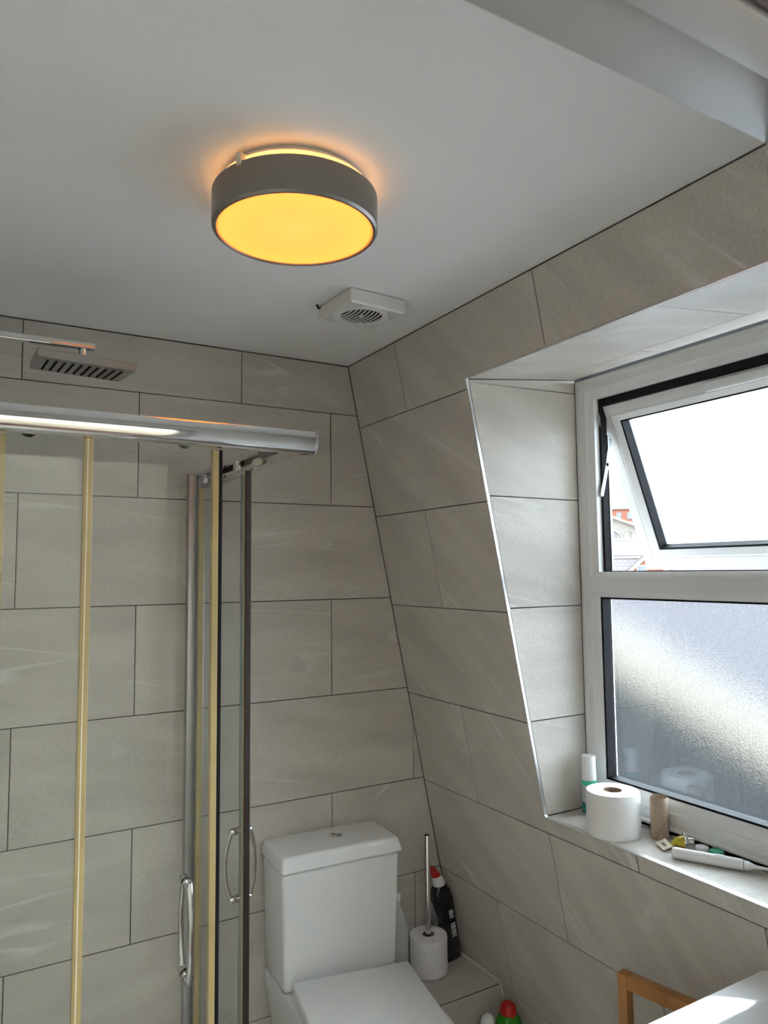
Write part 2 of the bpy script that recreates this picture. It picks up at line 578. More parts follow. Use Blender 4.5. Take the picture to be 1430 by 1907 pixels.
def sw(z):                                   # slope coordinate of an absolute height
    return (z - ZO) / CS


W0, W1 = sw(0.0), sw(CEIL)
HV0, HV1 = sw(HZ0), sw(HZ1)
YW = -YF
bm = B()
for (a0, a1, b0, b1) in [(-0.05, HY0 - GR, W0 - 0.06, W1 + 0.06), (HY1 + GR, YW + 0.05, W0 - 0.06, W1 + 0.06),
                         (HY0 - GR, HY1 + GR, HV1 + 0.012, W1 + 0.06), (HY0 - GR, HY1 + GR, W0 - 0.06, HV0 - GR)]:
    prism(bm, [SO + SU * a + SV * b - SN * GR for a, b in rect(a0, a1, b0, b1)], (0.09, 0, 0))
wall_right = tag(link('wall_right', bm, M_GROUT, smooth=0), 'sloping grey tiled mansard wall around the window recess', 'wall', kind='structure')


def minus_hole(x0, x1, y0, y1):
    """tile rectangle with the window hole cut out of it (possibly L-shaped)"""
    hx0, hx1, hy0, hy1 = HY0, HY1, HV0, HV1
    ix0, ix1, iy0, iy1 = max(x0, hx0), min(x1, hx1), max(y0, hy0), min(y1, hy1)
    if ix0 >= ix1 - 1e-4 or iy0 >= iy1 - 1e-4:
        return [rect(x0, x1, y0, y1)]
    L_, R_, D_, U_ = ix0 > x0 + 1e-4, ix1 < x1 - 1e-4, iy0 > y0 + 1e-4, iy1 < y1 - 1e-4
    n = L_ + R_ + D_ + U_
    if n == 0:
        return []
    if n == 1:
        if L_: return [rect(x0, ix0, y0, y1)]
        if R_: return [rect(ix1, x1, y0, y1)]
        if D_: return [rect(x0, x1, y0, iy0)]
        return [rect(x0, x1, iy1, y1)]
    if L_ and U_ and n == 2:
        return [[(x0, y0), (ix0, y0), (ix0, iy1), (x1, iy1), (x1, y1), (x0, y1)]]
    if L_ and D_ and n == 2:
        return [[(x0, y0), (x1, y0), (x1, iy0), (ix0, iy0), (ix0, y1), (x0, y1)]]
    if R_ and U_ and n == 2:
        return [[(x0, iy1), (ix1, iy1), (ix1, y0), (x1, y0), (x1, y1), (x0, y1)]]
    if R_ and D_ and n == 2:
        return [[(x0, y0), (x1, y0), (x1, y1), (ix1, y1), (ix1, iy0), (x0, iy0)]]
    return [rect(x0, ix0, y0, y1), rect(ix1, x1, y0, y1)]


srow = [CEIL - 0.003] + [ZO - 0.040 - 0.2915 * k for k in range(0, 8)]
for rI in range(len(srow) - 1):
    zt, zb = srow[rI], max(srow[rI + 1], 0.0)
    if zt <= 0.01:
        break
    off = 0.295 if rI % 2 == 0 else 0.597
    k0 = off - 0.6
    if k0 < -0.3:
        k0 = off - 0.6
    while k0 < YW:
        a0, a1 = max(k0, 0.0), min(k0 + 0.6, YW)
        if a1 - a0 > 0.01:
            for poly in minus_hole(a0, a1, sw(zb), sw(zt)):
                tile(poly, SO, SU, SV, SN, M_TILE_S, wall_right)
        k0 += 0.6

# window recess: tiled cheek, sloping soffit, sill, all belonging to the sloping wall
XW = 1.087                                    # inner face of the window frame
SOF0, SOF1 = HZ1, ZO + 0.030                  # soffit height at the front and at the frame
bm = B()
prism(bm, [(xs(HZ0 - 0.05) + 0.006, -HY0 + GR, HZ0 - 0.05), (1.20, -HY0 + GR, HZ0 - 0.05), (1.20, -HY0 + GR, ZO + 0.10), (xs(ZO + 0.10) + 0.006, -HY0 + GR, ZO + 0.10)], (0, 0.098, 0))
o = link('recess_cheek', bm, M_GROUT, wall_right, smooth=0)
CUT = lambda q: q[0] - (xs(q[1]) + 0.004)
zz = [ZO - 0.008, ZO - 0.317, ZO - 0.612, ZO - 0.911, HZ0]
o_y = -HY0
# thin wedge under the soffit
sof = lambda x: SOF0 + (x - xs(HZ1)) / (XW - xs(HZ1)) * (SOF1 - SOF0)
wedge = [(0.70, ZO - 0.022), (XW, ZO - 0.010), (XW, sof(XW)), (0.70, sof(0.70))]
tile(clip_poly(wedge, CUT), (0, o_y, 0), (1, 0, 0), (0, 0, 1), (0, -1, 0), M_TILE, wall_right)
first = True
for zt, zb in zip(zz[:-1], zz[1:]):
    p = [(0.62, zb), (XW, zb), (XW, zt - (0.002 if first else 0)), (0.62, zt - (0.014 if first else 0))]
    tile(clip_poly(p, CUT), (0, o_y, 0), (1, 0, 0), (0, 0, 1), (0, -1, 0), M_TILE, wall_right)
    first = False
# far cheek (mostly out of view)
bm = B()
prism(bm, [(xs(HZ0 - 0.05) + 0.006, -HY1 - GR, HZ0 - 0.05), (1.20, -HY1 - GR, HZ0 - 0.05), (1.20, -HY1 - GR, ZO + 0.10), (xs(ZO + 0.10) + 0.006, -HY1 - GR, ZO + 0.10)], (0, -0.098, 0))
link('recess_cheek', bm, M_GROUT, wall_right, smooth=0)
for zt, zb in zip([ZO + 0.02] + zz[1:-1], zz[1:]):
    p = clip_poly(rect(0.62, XW, zb, zt), CUT)
    tile([(-q[0], q[1]) for q in p], (0, -HY1, 0), (-1, 0, 0), (0, 0, 1), (0, 1, 0), M_TILE, wall_right)
# soffit
ang = math.atan2(SOF1 - SOF0, XW - xs(HZ1))
FU = Vector((math.cos(ang), 0, math.sin(ang)))
FN = Vector((math.sin(ang), 0, -math.cos(ang)))
FO = Vector((xs(HZ1), 0, SOF0))
bm = B()
prism(bm, [FO + FU * a - Vector((0, b, 0)) - FN * GR for a, b in rect(0.006, 0.52, HY0 - 0.08, HY1 + 0.08)], -FN * 0.07)
link('recess_soffit', bm, M_GROUT, wall_right, smooth=0)
FL = (XW - xs(HZ1)) / math.cos(ang)
for a0, a1, cuts in [(0.004, 0.297, [HY0, 1.195, HY1]), (0.297, FL, [HY0, 0.905, 1.505, HY1])]:
    for b0, b1 in zip(cuts[:-1], cuts[1:]):
        tile([(a, -b) for a, b in rect(a0, a1, b0, b1)], FO, FU, (0, 1, 0), FU.cross(Vector((0, 1, 0))) * -1, M_TILE, wall_right)
# sill
bm = B(); box(bm, xs(HZ0 - 0.06) + 0.008, 1.17, -HY1 - 0.02, -HY0 + 0.02, HZ0 - 0.06, HZ0 - GR)
link('recess_sill', bm, M_GROUT, wall_right, smooth=0)
for b0, b1 in ((HY0, 1.205), (1.205, HY1)):
    tile(rect(xs(HZ0) + 0.004, XW, -b1, -b0), (0, 0, HZ0), (1, 0, 0), (0, 1, 0), (0, 0, 1), M_TILE, wall_right)
# metal edging round the recess
TW = 0.008


def edging(p, q, across):
    """flat metal edge strip lying on the sloping face's rim, turned into the recess"""
    p, q, a = Vector(p), Vector(q), Vector(across).normalized()
    bm = B()
    n = SN * 0.0016
    frustum(bm, [p + n, p + n + a * 0.0, p - SN * TW + a * 0.0, p - SN * TW - a * 0.003, p + n - a * 0.003][1:], [q + n, q - SN * TW, q - SN * TW - a * 0.003, q + n - a * 0.003])
    link('edge_trim', bm, M_TRIM, wall_right, smooth=0)


c00 = Vector((xs(HZ0), -HY0, HZ0)); c01 = Vector((xs(HZ1), -HY0, HZ1))
c10 = Vector((xs(HZ0), -HY1, HZ0)); c11 = Vector((xs(HZ1), -HY1, HZ1))
edging(c00 - SV * 0.0035, c01 + SV * 0.0035, (0, -1, 0))
edging(c10 - SV * 0.0035, c11 + SV * 0.0035, (0, 1, 0))
edging(c00, c10, SV)
edging(c01, c11, -SV)

# left wall and door wall
bm = B(); box(bm, XL - 0.1, XL - GR, YB, 0.1, -0.05, CEIL + 0.05)
wall_left = tag(link('wall_left', bm, M_GROUT), 'grey tiled side wall of the shower', 'wall', kind='structure')
for rI in range(len(lines) - 1):
    zt, zb = lines[rI], max(lines[rI + 1], 0.0)
    if zt <= 0.002:
        break
    k0 = -0.6 if rI % 2 == 0 else -0.3
    while k0 > YF - 0.6:
        a0, a1 = max(k0, YF), min(k0 + 0.6, 0)
        if a1 - a0 > 0.01:
            tile(rect(a0, a1, zb, zt), (XL, 0, 0), (0, 1, 0), (0, 0, 1), (1, 0, 0), M_TILE, wall_left)
        k0 -= 0.6
DX0, DX1, DZ = -0.575, 0.188, ZO - 0.13      # door opening
bm = B()
box(bm, XL - 0.1, DX0 - 0.03, YB, YF, -0.05, CEIL + 0.05)
box(bm, DX1 + 0.03, 1.25, YB, YF, -0.05, CEIL + 0.05)
box(bm, DX0 - 0.03, DX1 + 0.03, YB, YF, DZ + 0.03, CEIL + 0.05)
wall_front = tag(link('wall_front', bm, M_WALL), 'painted wall holding the doorway, seen from below at top right', 'wall', kind='structure')
# door lining
door = thing('door_1', 'pale grey painted door frame overhead at the top right corner', 'door frame', (0, YF, 0), kind='structure')
bm = B(); box(bm, DX0 - 0.03, DX1 + 0.03, YB - YF - 0.004, 0.0, DZ, DZ + 0.03, 0.002); link('head', bm, M_GLOSSPAINT, door)
bm = B(); box(bm, DX0 - 0.03, DX0, YB - YF - 0.004, 0.0, 0, DZ + 0.03, 0.002); link('jamb', bm, M_GLOSSPAINT, door)
bm = B(); box(bm, DX1, DX1 + 0.03, YB - YF - 0.004, 0.0, 0, DZ + 0.03, 0.002); link('jamb', bm, M_GLOSSPAINT, door)
bm = B(); box(bm, DX0, DX1, -0.10, -0.063, DZ - 0.012, DZ, 0.002); link('door_stop', bm, M_GLOSSPAINT, door)
bm = B(); box(bm, DX1 - 0.012, DX1, -0.10, -0.063, 0, DZ - 0.012, 0.002); link('door_stop', bm, M_GLOSSPAINT, door)
bm = B(); box(bm, DX0 - 0.08, DX1 + 0.08, YB - YF - 0.02, YB - YF - 0.004, DZ - 0.012, DZ + 0.08, 0.004); link('architrave', bm, M_DARKWOOD, door)

# unseen landing; rooflight strip and right-hand opening added to let in fill daylight
bm = B()
box(bm, -1.9, 0.75, -3.3, -3.2, -0.05, 2.5)
box(bm, 0.75, 1.6, -3.3, -3.2, -0.05, 0.5)
box(bm, 1.5, 1.6, -3.2, YB - 0.001, -0.05, 2.5)
box(bm, -1.9, -1.8, -3.2, YB - 0.001, -0.05, 2.5)
box(bm, -1.9, XL - 0.1, YB - 0.001, YB + 0.1, -0.05, 2.5)
box(bm, 1.25, 1.5, YB - 0.001, YB + 0.05, -0.05, 2.5)
box(bm, -1.9, 1.6, -2.66, YB - 0.001, 2.4, 2.5)
box(bm, -1.9, -1.2, -3.3, -2.66, 2.4, 2.5)
box(bm, 1.0, 1.6, -3.3, -2.66, 2.4, 2.5)
box(bm, -1.2, 1.0, -3.3, -3.1, 2.4, 2.5)
box(bm, -1.9, 1.6, YB - 0.001, YB + 0.1, CEIL + 0.05, 2.5)
tag(link('wall_landing', bm, M_LANDING, smooth=0), 'unseen landing walls behind the doorway, gaps added for fill daylight', 'wall', kind='structure')

# floor
bm = B(); box(bm, -1.9, 1.6, -3.3, 0.1, -0.1, -0.004)
floor = tag(link('floor', bm, M_GROUT), 'grey tiled bathroom floor', 'floor', kind='structure')
for i in range(4):
    for j in range(4):
        x0, y1 = XL + i * 0.45, -j * 0.6 + (0.3 if i % 2 else 0)
        tile(rect(x0, min(x0 + 0.45, 1.112), max(y1 - 0.6, YF), min(y1, 0)), (0, 0, 0), (1, 0, 0), (0, 1, 0), (0, 0, 1), M_FLOOR, floor, th=0.004)
bm = B(); box(bm, -1.8, 1.5, -3.2, YB - 0.005, -0.004, 0.004); link('landing_boards', bm, M_DARKWOOD, floor)

# ------------------------------------------------------------------ window
win = thing('window_1', 'white plastic dormer window with an open top-hung frosted sash', 'window', (0, 0, 0), kind='structure')
WY0, WY1 = -HY1, -HY0
WZ0, WZ1 = HZ0 + 0.002, ZO + 0.022
XO = XW + 0.060
bm = B()
ring(bm, WY0, WY1, WZ0, WZ1, [(0, XO), (0, XW), (0.004, XW - 0.003), (0.012, XW - 0.003), (0.014, XW + 0.001), (0.034, XW + 0.001),
                              (0.050, XW + 0.010), (0.057, XW + 0.012), (0.057, XO)])
# deeper bottom rail with its drip lines
link('frame', bm, M_UPVC, win, smooth=25)
TZ1, TZ0 = ZO - 0.519, ZO - 0.588
bm = B()
sweep(bm, [(XW + 0.012, TZ1), (XW + 0.004, TZ1 - 0.010), (XW + 0.001, TZ1 - 0.018), (XW + 0.001, TZ0 + 0.014), (XW + 0.006, TZ0 + 0.006), (XW + 0.012, TZ0), (XO, TZ0), (XO, TZ1)],
      (0, WY0 + 0.035, 0), (0, WY1 - 0.035, 0), (1, 0, 0), (0, 0, 1))
link('transom', bm, M_UPVC, win, smooth=25)
bm = B()
sweep(bm, [(XW + 0.002, WZ0), (XW + 0.002, WZ0 + 0.052), (XW + 0.006, WZ0 + 0.056), (XW + 0.006, WZ0 + 0.068), (XW + 0.012, WZ0 + 0.083), (XO, WZ0 + 0.083), (XO, WZ0)],
      (0, WY0 + 0.045, 0), (0, WY1 - 0.045, 0), (1, 0, 0), (0, 0, 1))
link('bottom_rail', bm, M_UPVC, win, smooth=25)
bm = B()
sweep(bm, [(XW - 0.003, WZ0), (XW - 0.003, WZ0 + 0.018), (XW + 0.001, WZ0 + 0.022), (XW + 0.02, WZ0 + 0.022), (XW + 0.02, WZ0)],
      (0, WY0 + 0.012, 0), (0, WY1 - 0.012, 0), (1, 0, 0), (0, 0, 1))
link('sill_bead', bm, M_UPVC, win, smooth=25)
# lower fixed light
PY0, PY1, PZ0, PZ1 = WY0 + 0.057, WY1 - 0.057, WZ0 + 0.083, TZ0
bm = B()
ring(bm, PY0, PY1, PZ0, PZ1, [(-0.002, XW + 0.014), (0.005, XW + 0.016), (0.005, XW + 0.051), (-0.002, XW + 0.051)])
link('gasket', bm, M_BLACK, win, smooth=0)
bm = B(); box(bm, XW + 0.042, XW + 0.048, PY0, PY1, PZ0, PZ1)
link('lower_pane', bm, M_FROST, win, smooth=0)
# upper opening: black rebate and seals
UY0, UY1, UZ0, UZ1 = WY0 + 0.057, WY1 - 0.057, TZ1, WZ1 - 0.057
bm = B()
ring(bm, UY0, UY1, UZ0, UZ1, [((-0.003, -0.003, -0.003, -0.003), XW + 0.030), ((0.008, 0.008, 0.0025, 0.022), XW + 0.030), ((0.008, 0.008, 0.0025, 0.022), XW + 0.052), ((-0.003, -0.003, -0.003, -0.003), XW + 0.052)])
link('weather_seal', bm, M_BLACK, win, smooth=0)
bm = B()
box(bm, XW + 0.050, XO + 0.012, UY0, UY1, UZ1 - 0.034, UZ1 - 0.004, 0.002)
link('hinge_cover', bm, M_BROWNBLACK, win)
bm = B()
box(bm, XW + 0.053, XO, UY1 - 0.010, UY1 - 0.002, UZ0 + 0.003, UZ1 - 0.1)
link('track', bm, M_SATIN, win)
# sash, hung from the top and pushed out at the bottom
SH, PH = 0.500, math.radians(21.6)
sash = bpy.data.objects.new('sash', None); COL.objects.link(sash); sash.parent = win
sash.location = (XW + 0.037, 0, ZO - 0.050)
sash.rotation_euler = (0, -PH, 0)
QY0, QY1 = WY0 + 0.044, -0.640
bm = B()
ring(bm, QY0, QY1, -SH, 0, [(0.0, 0.062), (0.0, 0.004), (0.003, 0.0), (0.034, 0.0), (0.0345, 0.002), (0.0355, 0.002), (0.036, 0.0), (0.040, 0.0), (0.052, 0.007), (0.0565, 0.009), (0.0565, 0.062)])
link('sash_frame', bm, M_UPVC, sash, smooth=25)
bm = B()
ring(bm, QY0 + 0.0565, QY1 - 0.0565, -SH + 0.0565, -0.0565, [(-0.002, 0.011), (0.005, 0.012), (0.005, 0.052), (-0.002, 0.052)])
link('gasket', bm, M_BLACK, sash, smooth=0)
bm = B(); box(bm, 0.040, 0.046, QY0 + 0.057, QY1 - 0.057, -SH + 0.057, -0.057)
link('upper_pane', bm, M_FROSTU, sash, smooth=0)
bm = B(); box(bm, -0.012, 0.001, -1.38, -0.985, -0.036, -0.011, 0.005, 3)
link('vent_cover', bm, M_UPVC, sash)
# friction stay
ys_ = -0.655


def bar(name, p, q, w, mat, parent, th=0.0025):
    p, q = Vector(p), Vector(q)
    d = (q - p).normalized(); s = d.cross(Vector((0, 1, 0))).normalized()
    bm = B(); poly = []
    for k in range(9):
        a = PI / 2 + PI * k / 8
        poly.append(p + s * (w * math.sin(a)) * 1.0 + d * (w * math.cos(a)))
    for k in range(9):
        a = -PI / 2 + PI * k / 8
        poly.append(q + s * (w * math.sin(a)) + d * (w * math.cos(a)))
    prism(bm, poly, (0, -th, 0))
    return link(name, bm, mat, parent, smooth=0)


bar('stay_arm', (1.125, ys_, ZO - 0.070), (1.118, ys_, ZO - 0.092), 0.006, M_SATIN, win)
bar('stay_arm', (1.116, ys_ - 0.003, ZO - 0.090), (1.146, ys_ - 0.003, ZO - 0.200), 0.0055, M_SATIN, win)
bar('stay_arm', (1.150, ys_ - 0.006, ZO - 0.150), (1.136, ys_ - 0.006, ZO - 0.220), 0.0055, M_SATIN, win)
bar('stay_arm', (1.136, ys_ - 0.006, ZO - 0.220), (1.112, ys_ - 0.006, ZO - 0.305), 0.0055, M_SATIN, win)

# ------------------------------------------------------------------ ceiling lamp
LX, LY = 0.061, -0.967
lamp = thing('ceiling_light', 'round drum ceiling lamp glowing amber in a grey metal rim', 'ceiling light', (LX, LY, CEIL))
RB, RT, RR = -0.088, -0.027, 0.143           # rim bottom, rim top, radius, relative to the ceiling
bm = B(); lathe(bm, [(0.1345, RT), (RR - 0.001, RT), (RR, RT - 0.001), (RR, RB + 0.004), (RR - 0.004, RB), (0.1355, RB), (0.1345, RB + 0.002)], 96, close=True)
link('rim', bm, M_BRONZE, lamp, smooth=30)
mt, nt, b = nodes_of('opal_diffuser')
b.inputs['Base Color'].default_value = (0.45, 0.28, 0.12, 1)
b.inputs['Roughness'].default_value = 0.5
b.inputs['Emission Color'].default_value = (1.0, 0.37, 0.10, 1)
b.inputs['Emission Strength'].default_value = 0.13
tl = nt.nodes.new('ShaderNodeBsdfTranslucent'); tl.inputs['Color'].default_value = (0.72, 0.40, 0.17, 1)
ads = nt.nodes.new('ShaderNodeAddShader')
nt.links.new(b.outputs[0], ads.inputs[0]); nt.links.new(tl.outputs[0], ads.inputs[1])
nt.links.new(ads.outputs[0], nt.nodes['Material Output'].inputs['Surface'])
M_OPAL = mt
mt, nt, b = nodes_of('opal_collar')
b.inputs['Base Color'].default_value = (0.85, 0.74, 0.55, 1)
b.inputs['Emission Color'].default_value = (1.0, 0.44, 0.10, 1)
b.inputs['Emission Strength'].default_value = 1.9
bm = B(); lathe(bm, [(0, RB + 0.0025), (0.10, RB + 0.0025), (0.1345, RB + 0.0025)], 96)
link('diffuser', bm, M_OPAL, lamp, smooth=30)
bm = B(); lathe(bm, [(0.1335, RB + 0.005), (0.1335, -0.0175), (0.128, -0.0125)], 96)
link('glowing_collar', bm, mt, lamp, smooth=30)
bm = B(); lathe(bm, [(0, -0.0005), (0.120, -0.0005), (0.120, -0.009), (0.128, -0.0095), (0.128, -0.012), (0, -0.012)], 64)
link('base_plate', bm, M_PLAST, lamp, smooth=30)
bm = B()
box(bm, -0.012, 0.012, -0.006, 0.004, -0.034, -0.012, 0.002)
cl = link('clip', bm, M_CREAM, lamp, loc=(-0.118, -0.062, 0.0), rot=(0, 0, 0.5))
mt, nt, b = nodes_of('led_disc')
b.inputs['Base Color'].default_value = (0.9, 0.8, 0.6, 1)
b.inputs['Emission Color'].default_value = (1.0, 0.50, 0.30, 1)
b.inputs['Emission Strength'].default_value = 1.6
mt.cycles.emission_sampling = 'NONE'
M_OPAL.cycles.emission_sampling = 'NONE'
bm = B(); lathe(bm, [(0, -0.046), (0.030, -0.045), (0.042, -0.040), (0.045, -0.012)], 40, (-0.004, -0.008, 0))
link('led_disc', bm, mt, lamp, smooth=30)

# ------------------------------------------------------------------ extractor fan
fan = thing('extractor_fan', 'square white extractor fan with round slatted grille on the ceiling', 'fan', (0.432, -0.522, CEIL), math.radians(4))
F = 0.079
bm = B()
lo, hi = -0.036, -0.0025
outer = [(-F, -F), (F, -F), (F, F), (-F, F)]
N_ = 48
RC = 0.053


def sq(a, h):
    c, s = math.cos(a), math.sin(a)
    k = h / max(abs(c), abs(s))
    return (c * k, s * k)


l_in = [bm.verts.new((RC * math.cos(2 * PI * k / N_), RC * math.sin(2 * PI * k / N_), lo)) for k in range(N_)]
l_inu = [bm.verts.new((RC * math.cos(2 * PI * k / N_), RC * math.sin(2 * PI * k / N_), lo + 0.004)) for k in range(N_)]
l_out = [bm.verts.new((*sq(2 * PI * (k + .0) / N_, F - 0.004), lo)) for k in range(N_)]
l_mid = [bm.verts.new((*sq(2 * PI * k / N_, F), lo + 0.004)) for k in range(N_)]
l_top = [bm.verts.new((*sq(2 * PI * k / N_, F), hi)) for k in range(N_)]
l_top2 = [bm.verts.new((*sq(2 * PI * k / N_, F - 0.01), hi)) for k in range(N_)]
for a, b_ in ((l_inu, l_in), (l_in, l_out), (l_out, l_mid), (l_mid, l_top), (l_top, l_top2)):
    for k in range(N_):
        bm.faces.new([a[k], a[(k + 1) % N_], b_[(k + 1) % N_], b_[k]])
link('housing', bm, M_PLAST, fan, smooth=30)
bm = B(); lathe(bm, [(0, lo + 0.012), (RC + 0.001, lo + 0.012), (RC + 0.001, lo + 0.0035)], 48); link('throat', bm, M_DARKIN, fan)
bm = B(); box(bm, -F + 0.006, F - 0.006, -F + 0.006, F - 0.006, -0.0028, 0.0); link('back_gasket', bm, M_BLACK, fan)
for i in range(9):
    t = -0.045 + i * 0.0112
    half = math.sqrt(max(RC ** 2 - t ** 2, 1e-5))
    bm = B(); pts = []
    for k in range(13):
        v = -half + 2 * half * k / 12
        pts.append((t + 0.010 * (1 - (v / RC) ** 2) - 0.006, v))
    w = 0.0015
    poly = [(p[0] - w, p[1]) for p in pts] + [(p[0] + w, p[1]) for p in pts[::-1]]
    prism(bm, [(p[0], p[1], lo + 0.0005) for p in poly], (0, 0, 0.0022))
    link('slat', bm, M_PLAST, fan, smooth=0)
bm = B(); lathe(bm, [(0, lo - 0.0012), (0.005, lo - 0.001), (0.006, lo + 0.003)], 16); link('hub_screw', bm, M_PLAST, fan)
bm = B()
for s in (-1, 1):
    for i in range(6):
        d = F - 0.008 - i * 0.006
        ln = max(0.0, 0.052 - i * 0.0075)
        for e in (-1, 1):
            x0 = s * d
            for yy in (e,):
                y0, y1 = yy * (F - 0.008), yy * (F - 0.008 - ln)
                box(bm, x0 - 0.0009, x0 + 0.0009, min(y0, y1), max(y0, y1), lo - 0.0012, lo + 0.001)
g = link('grille_rib', bm, M_PLAST, fan, smooth=0); g['kind'] = 'stuff'
bm = B(); tube(bm, [(-F - 0.012, F - 0.012, -0.001), (-F - 0.006, F - 0.010, -0.009), (-F + 0.002, F - 0.008, -0.004)], 0.0025, 8)
link('cable_end', bm, M_BLACK, fan)

# ------------------------------------------------------------------ shower
TRAY = 0.045
tray = thing('shower_tray', 'low white square shower tray under the glass enclosure', 'shower tray', (-0.21, -0.385, 0))
bm = B(); hx, hy = 0.388, 0.381
frustum(bm, [(-hx, -hy, 0.0), (hx, -hy, 0), (hx, hy, 0), (-hx, hy, 0)], [(-hx, -hy, TRAY), (hx, -hy, TRAY), (hx, hy, TRAY), (-hx, hy, TRAY)], 0.006)
link('tray', bm, M_CERAMIC, tray)
bm = B(); lathe(bm, [(0, 0.003), (0.04, 0.003), (0.045, 0)], 32, (0, 0, TRAY - 0.003)); link('waste_cover', bm, M_CHROME, tray)

enc = thing('shower_enclosure', 'corner shower enclosure with clear sliding glass doors and chrome rails', 'shower enclosure', (0, 0, TRAY))
RZ1, RZ0 = ZO - 0.226 - TRAY, ZO - 0.271 - TRAY
YG, XG = -0.740, 0.172                        # outer glass lines
sec = [(-0.004, RZ0), (0.006, RZ0), (0.0115, RZ0 + 0.003), (0.0155, RZ0 + 0.0075), (0.0180, RZ0 + 0.013), (0.0190, RZ0 + 0.019), (0.0192, RZ0 + 0.026), (0.0192, RZ1 - 0.0006), (0.0188, RZ1), (-0.004, RZ1)]
bm = B(); sweep(bm, sec, (XL + 0.002, YG, 0), (0.1955, YG, 0), (0, -1, 0), (0, 0, 1)); rail_f = link('top_rail', bm, M_CHROME, enc, smooth=50)
capsec = [(u * 1.06, RZ0 - 0.001 + (v - RZ0) * 1.045) for u, v in sec]
bm = B(); sweep(bm, capsec, (0.1957, YG, 0), (0.200, YG, 0), (0, -1, 0), (0, 0, 1)); link('end_cap', bm, M_SATIN, rail_f, smooth=50)
# side rail: an open channel seen from inside
sec2 = [(0.014, RZ0), (0.018, RZ0 + 0.010), (0.018, RZ0 + 0.034), (0.012, RZ1), (-0.020, RZ1), (-0.020, RZ1 - 0.012), (-0.016, RZ1 - 0.012), (-0.016, RZ1 - 0.004),
        (0.006, RZ1 - 0.004), (0.006, RZ0 + 0.006), (-0.004, RZ0 + 0.006), (-0.004, RZ0)]
bm = B(); sweep(bm, sec2, (XG, YG - 0.004, 0), (XG, -0.002, 0), (1, 0, 0), (0, 0, 1)); rail_s = link('top_rail', bm, M_CHROME, enc, smooth=30)
# bottom rails
bm = B(); box(bm, XL + 0.002, XG + 0.014, YG - 0.012, YG + 0.03, 0.0, 0.028, 0.004); link('bottom_rail', bm, M_CHROME, enc)
bm = B(); box(bm, XG - 0.03, XG + 0.012, YG + 0.03, -0.002, 0.0, 0.028, 0.004); link('bottom_rail', bm, M_CHROME, enc)
# wall profiles
bm = B()
box(bm, 0.136, 0.172, -0.030, -0.002, 0.0, RZ1 - 0.002, 0.002)
box(bm, 0.150, 0.154, -0.0335, -0.029, 0.0, RZ1 - 0.004)
wp = link('wall_profile', bm, M_SATIN, enc)
bm = B(); box(bm, 0.158, 0.1765, -0.050, -0.030, 0.03, RZ1 - 0.006, 0.002); link('inner_profile', bm, M_SATIN, enc)
bm = B(); box(bm, XL + 0.002, XL + 0.030, YG - 0.014, YG + 0.020, 0.0, RZ0, 0.002); link('wall_profile', bm, M_SATIN, enc)
for zz_ in (RZ1 - 0.020, RZ1 - 0.036):
    bm = B(); lathe(bm, [(0, 0.0), (0.004, -0.001), (0.0045, 0.002)], 12); sc_ = link('screw', bm, M_CHROME, wp, loc=(0.143, -0.0305, zz_), rot=(PI / 2, 0, 0))


def pane(name, x0, x1, y0, y1, z0, z1, parent):
    bm = B(); box(bm, x0, x1, y0, y1, z0, z1)
    return link(name, bm, M_GLASS, parent, smooth=0)


def strip(name, x0, x1, y0, y1, z0, z1, mat, parent, bev=0.001):
    bm = B(); box(bm, x0, x1, y0, y1, z0, z1, bev, 1)
    return link(name, bm, mat, parent, smooth=30)


Z0G, Z1G = 0.030, RZ0 - 0.001
# fixed front panel
fp = pane('fixed_panel', XL + 0.028, -0.240, YG + 0.001, YG + 0.007, Z0G, Z1G, enc)
strip('seal_strip', -0.2435, -0.2285, YG - 0.003, YG + 0.011, Z0G, Z1G, M_SEAL, fp)
strip('seal_lip', -0.2385, -0.2365, YG - 0.0045, YG - 0.0025, Z0G, Z1G, M_CREAM, fp, 0)
# sliding front door
YD = YG + 0.020
fd = pane('sliding_door', -0.366, -0.0065, YD, YD + 0.006, Z0G, Z1G + 0.006, enc)
strip('seal_strip', -0.379, -0.365, YD - 0.004, YD + 0.010, Z0G, Z1G, M_SEAL, fd)
strip('seal_strip', -0.0075, 0.0045, YD - 0.004, YD + 0.010, Z0G, Z1G, M_SEAL, fd)
strip('magnet_strip', 0.0047, 0.0125, YD - 0.002, YD + 0.009, Z0G, Z1G, M_BLACK, fd)
# fixed side panel
sp = pane('fixed_panel', XG - 0.001, XG + 0.005, -0.372, -0.048, Z0G, Z1G, enc)
strip('glass_edge', XG - 0.0015, XG + 0.0055, -0.3755, -0.372, Z0G, Z1G, M_GLASSEDGE, sp, 0)
# sliding side door
XD = XG - 0.020
sd = pane('sliding_door', XD, XD + 0.006, -0.458, -0.092, Z0G, Z1G + 0.004, enc)
strip('seal_strip', XD - 0.004, XD + 0.010, -0.4655, -0.457, Z0G, Z1G, M_SEAL, sd)
strip('magnet_strip', XD - 0.004, XD + 0.0095, -0.4735, -0.4657, Z0G, Z1G, M_BROWNBLACK, sd)
strip('seal_strip', XD - 0.004, XD + 0.010, -0.093, -0.080, Z0G, Z1G, M_SEAL, sd)
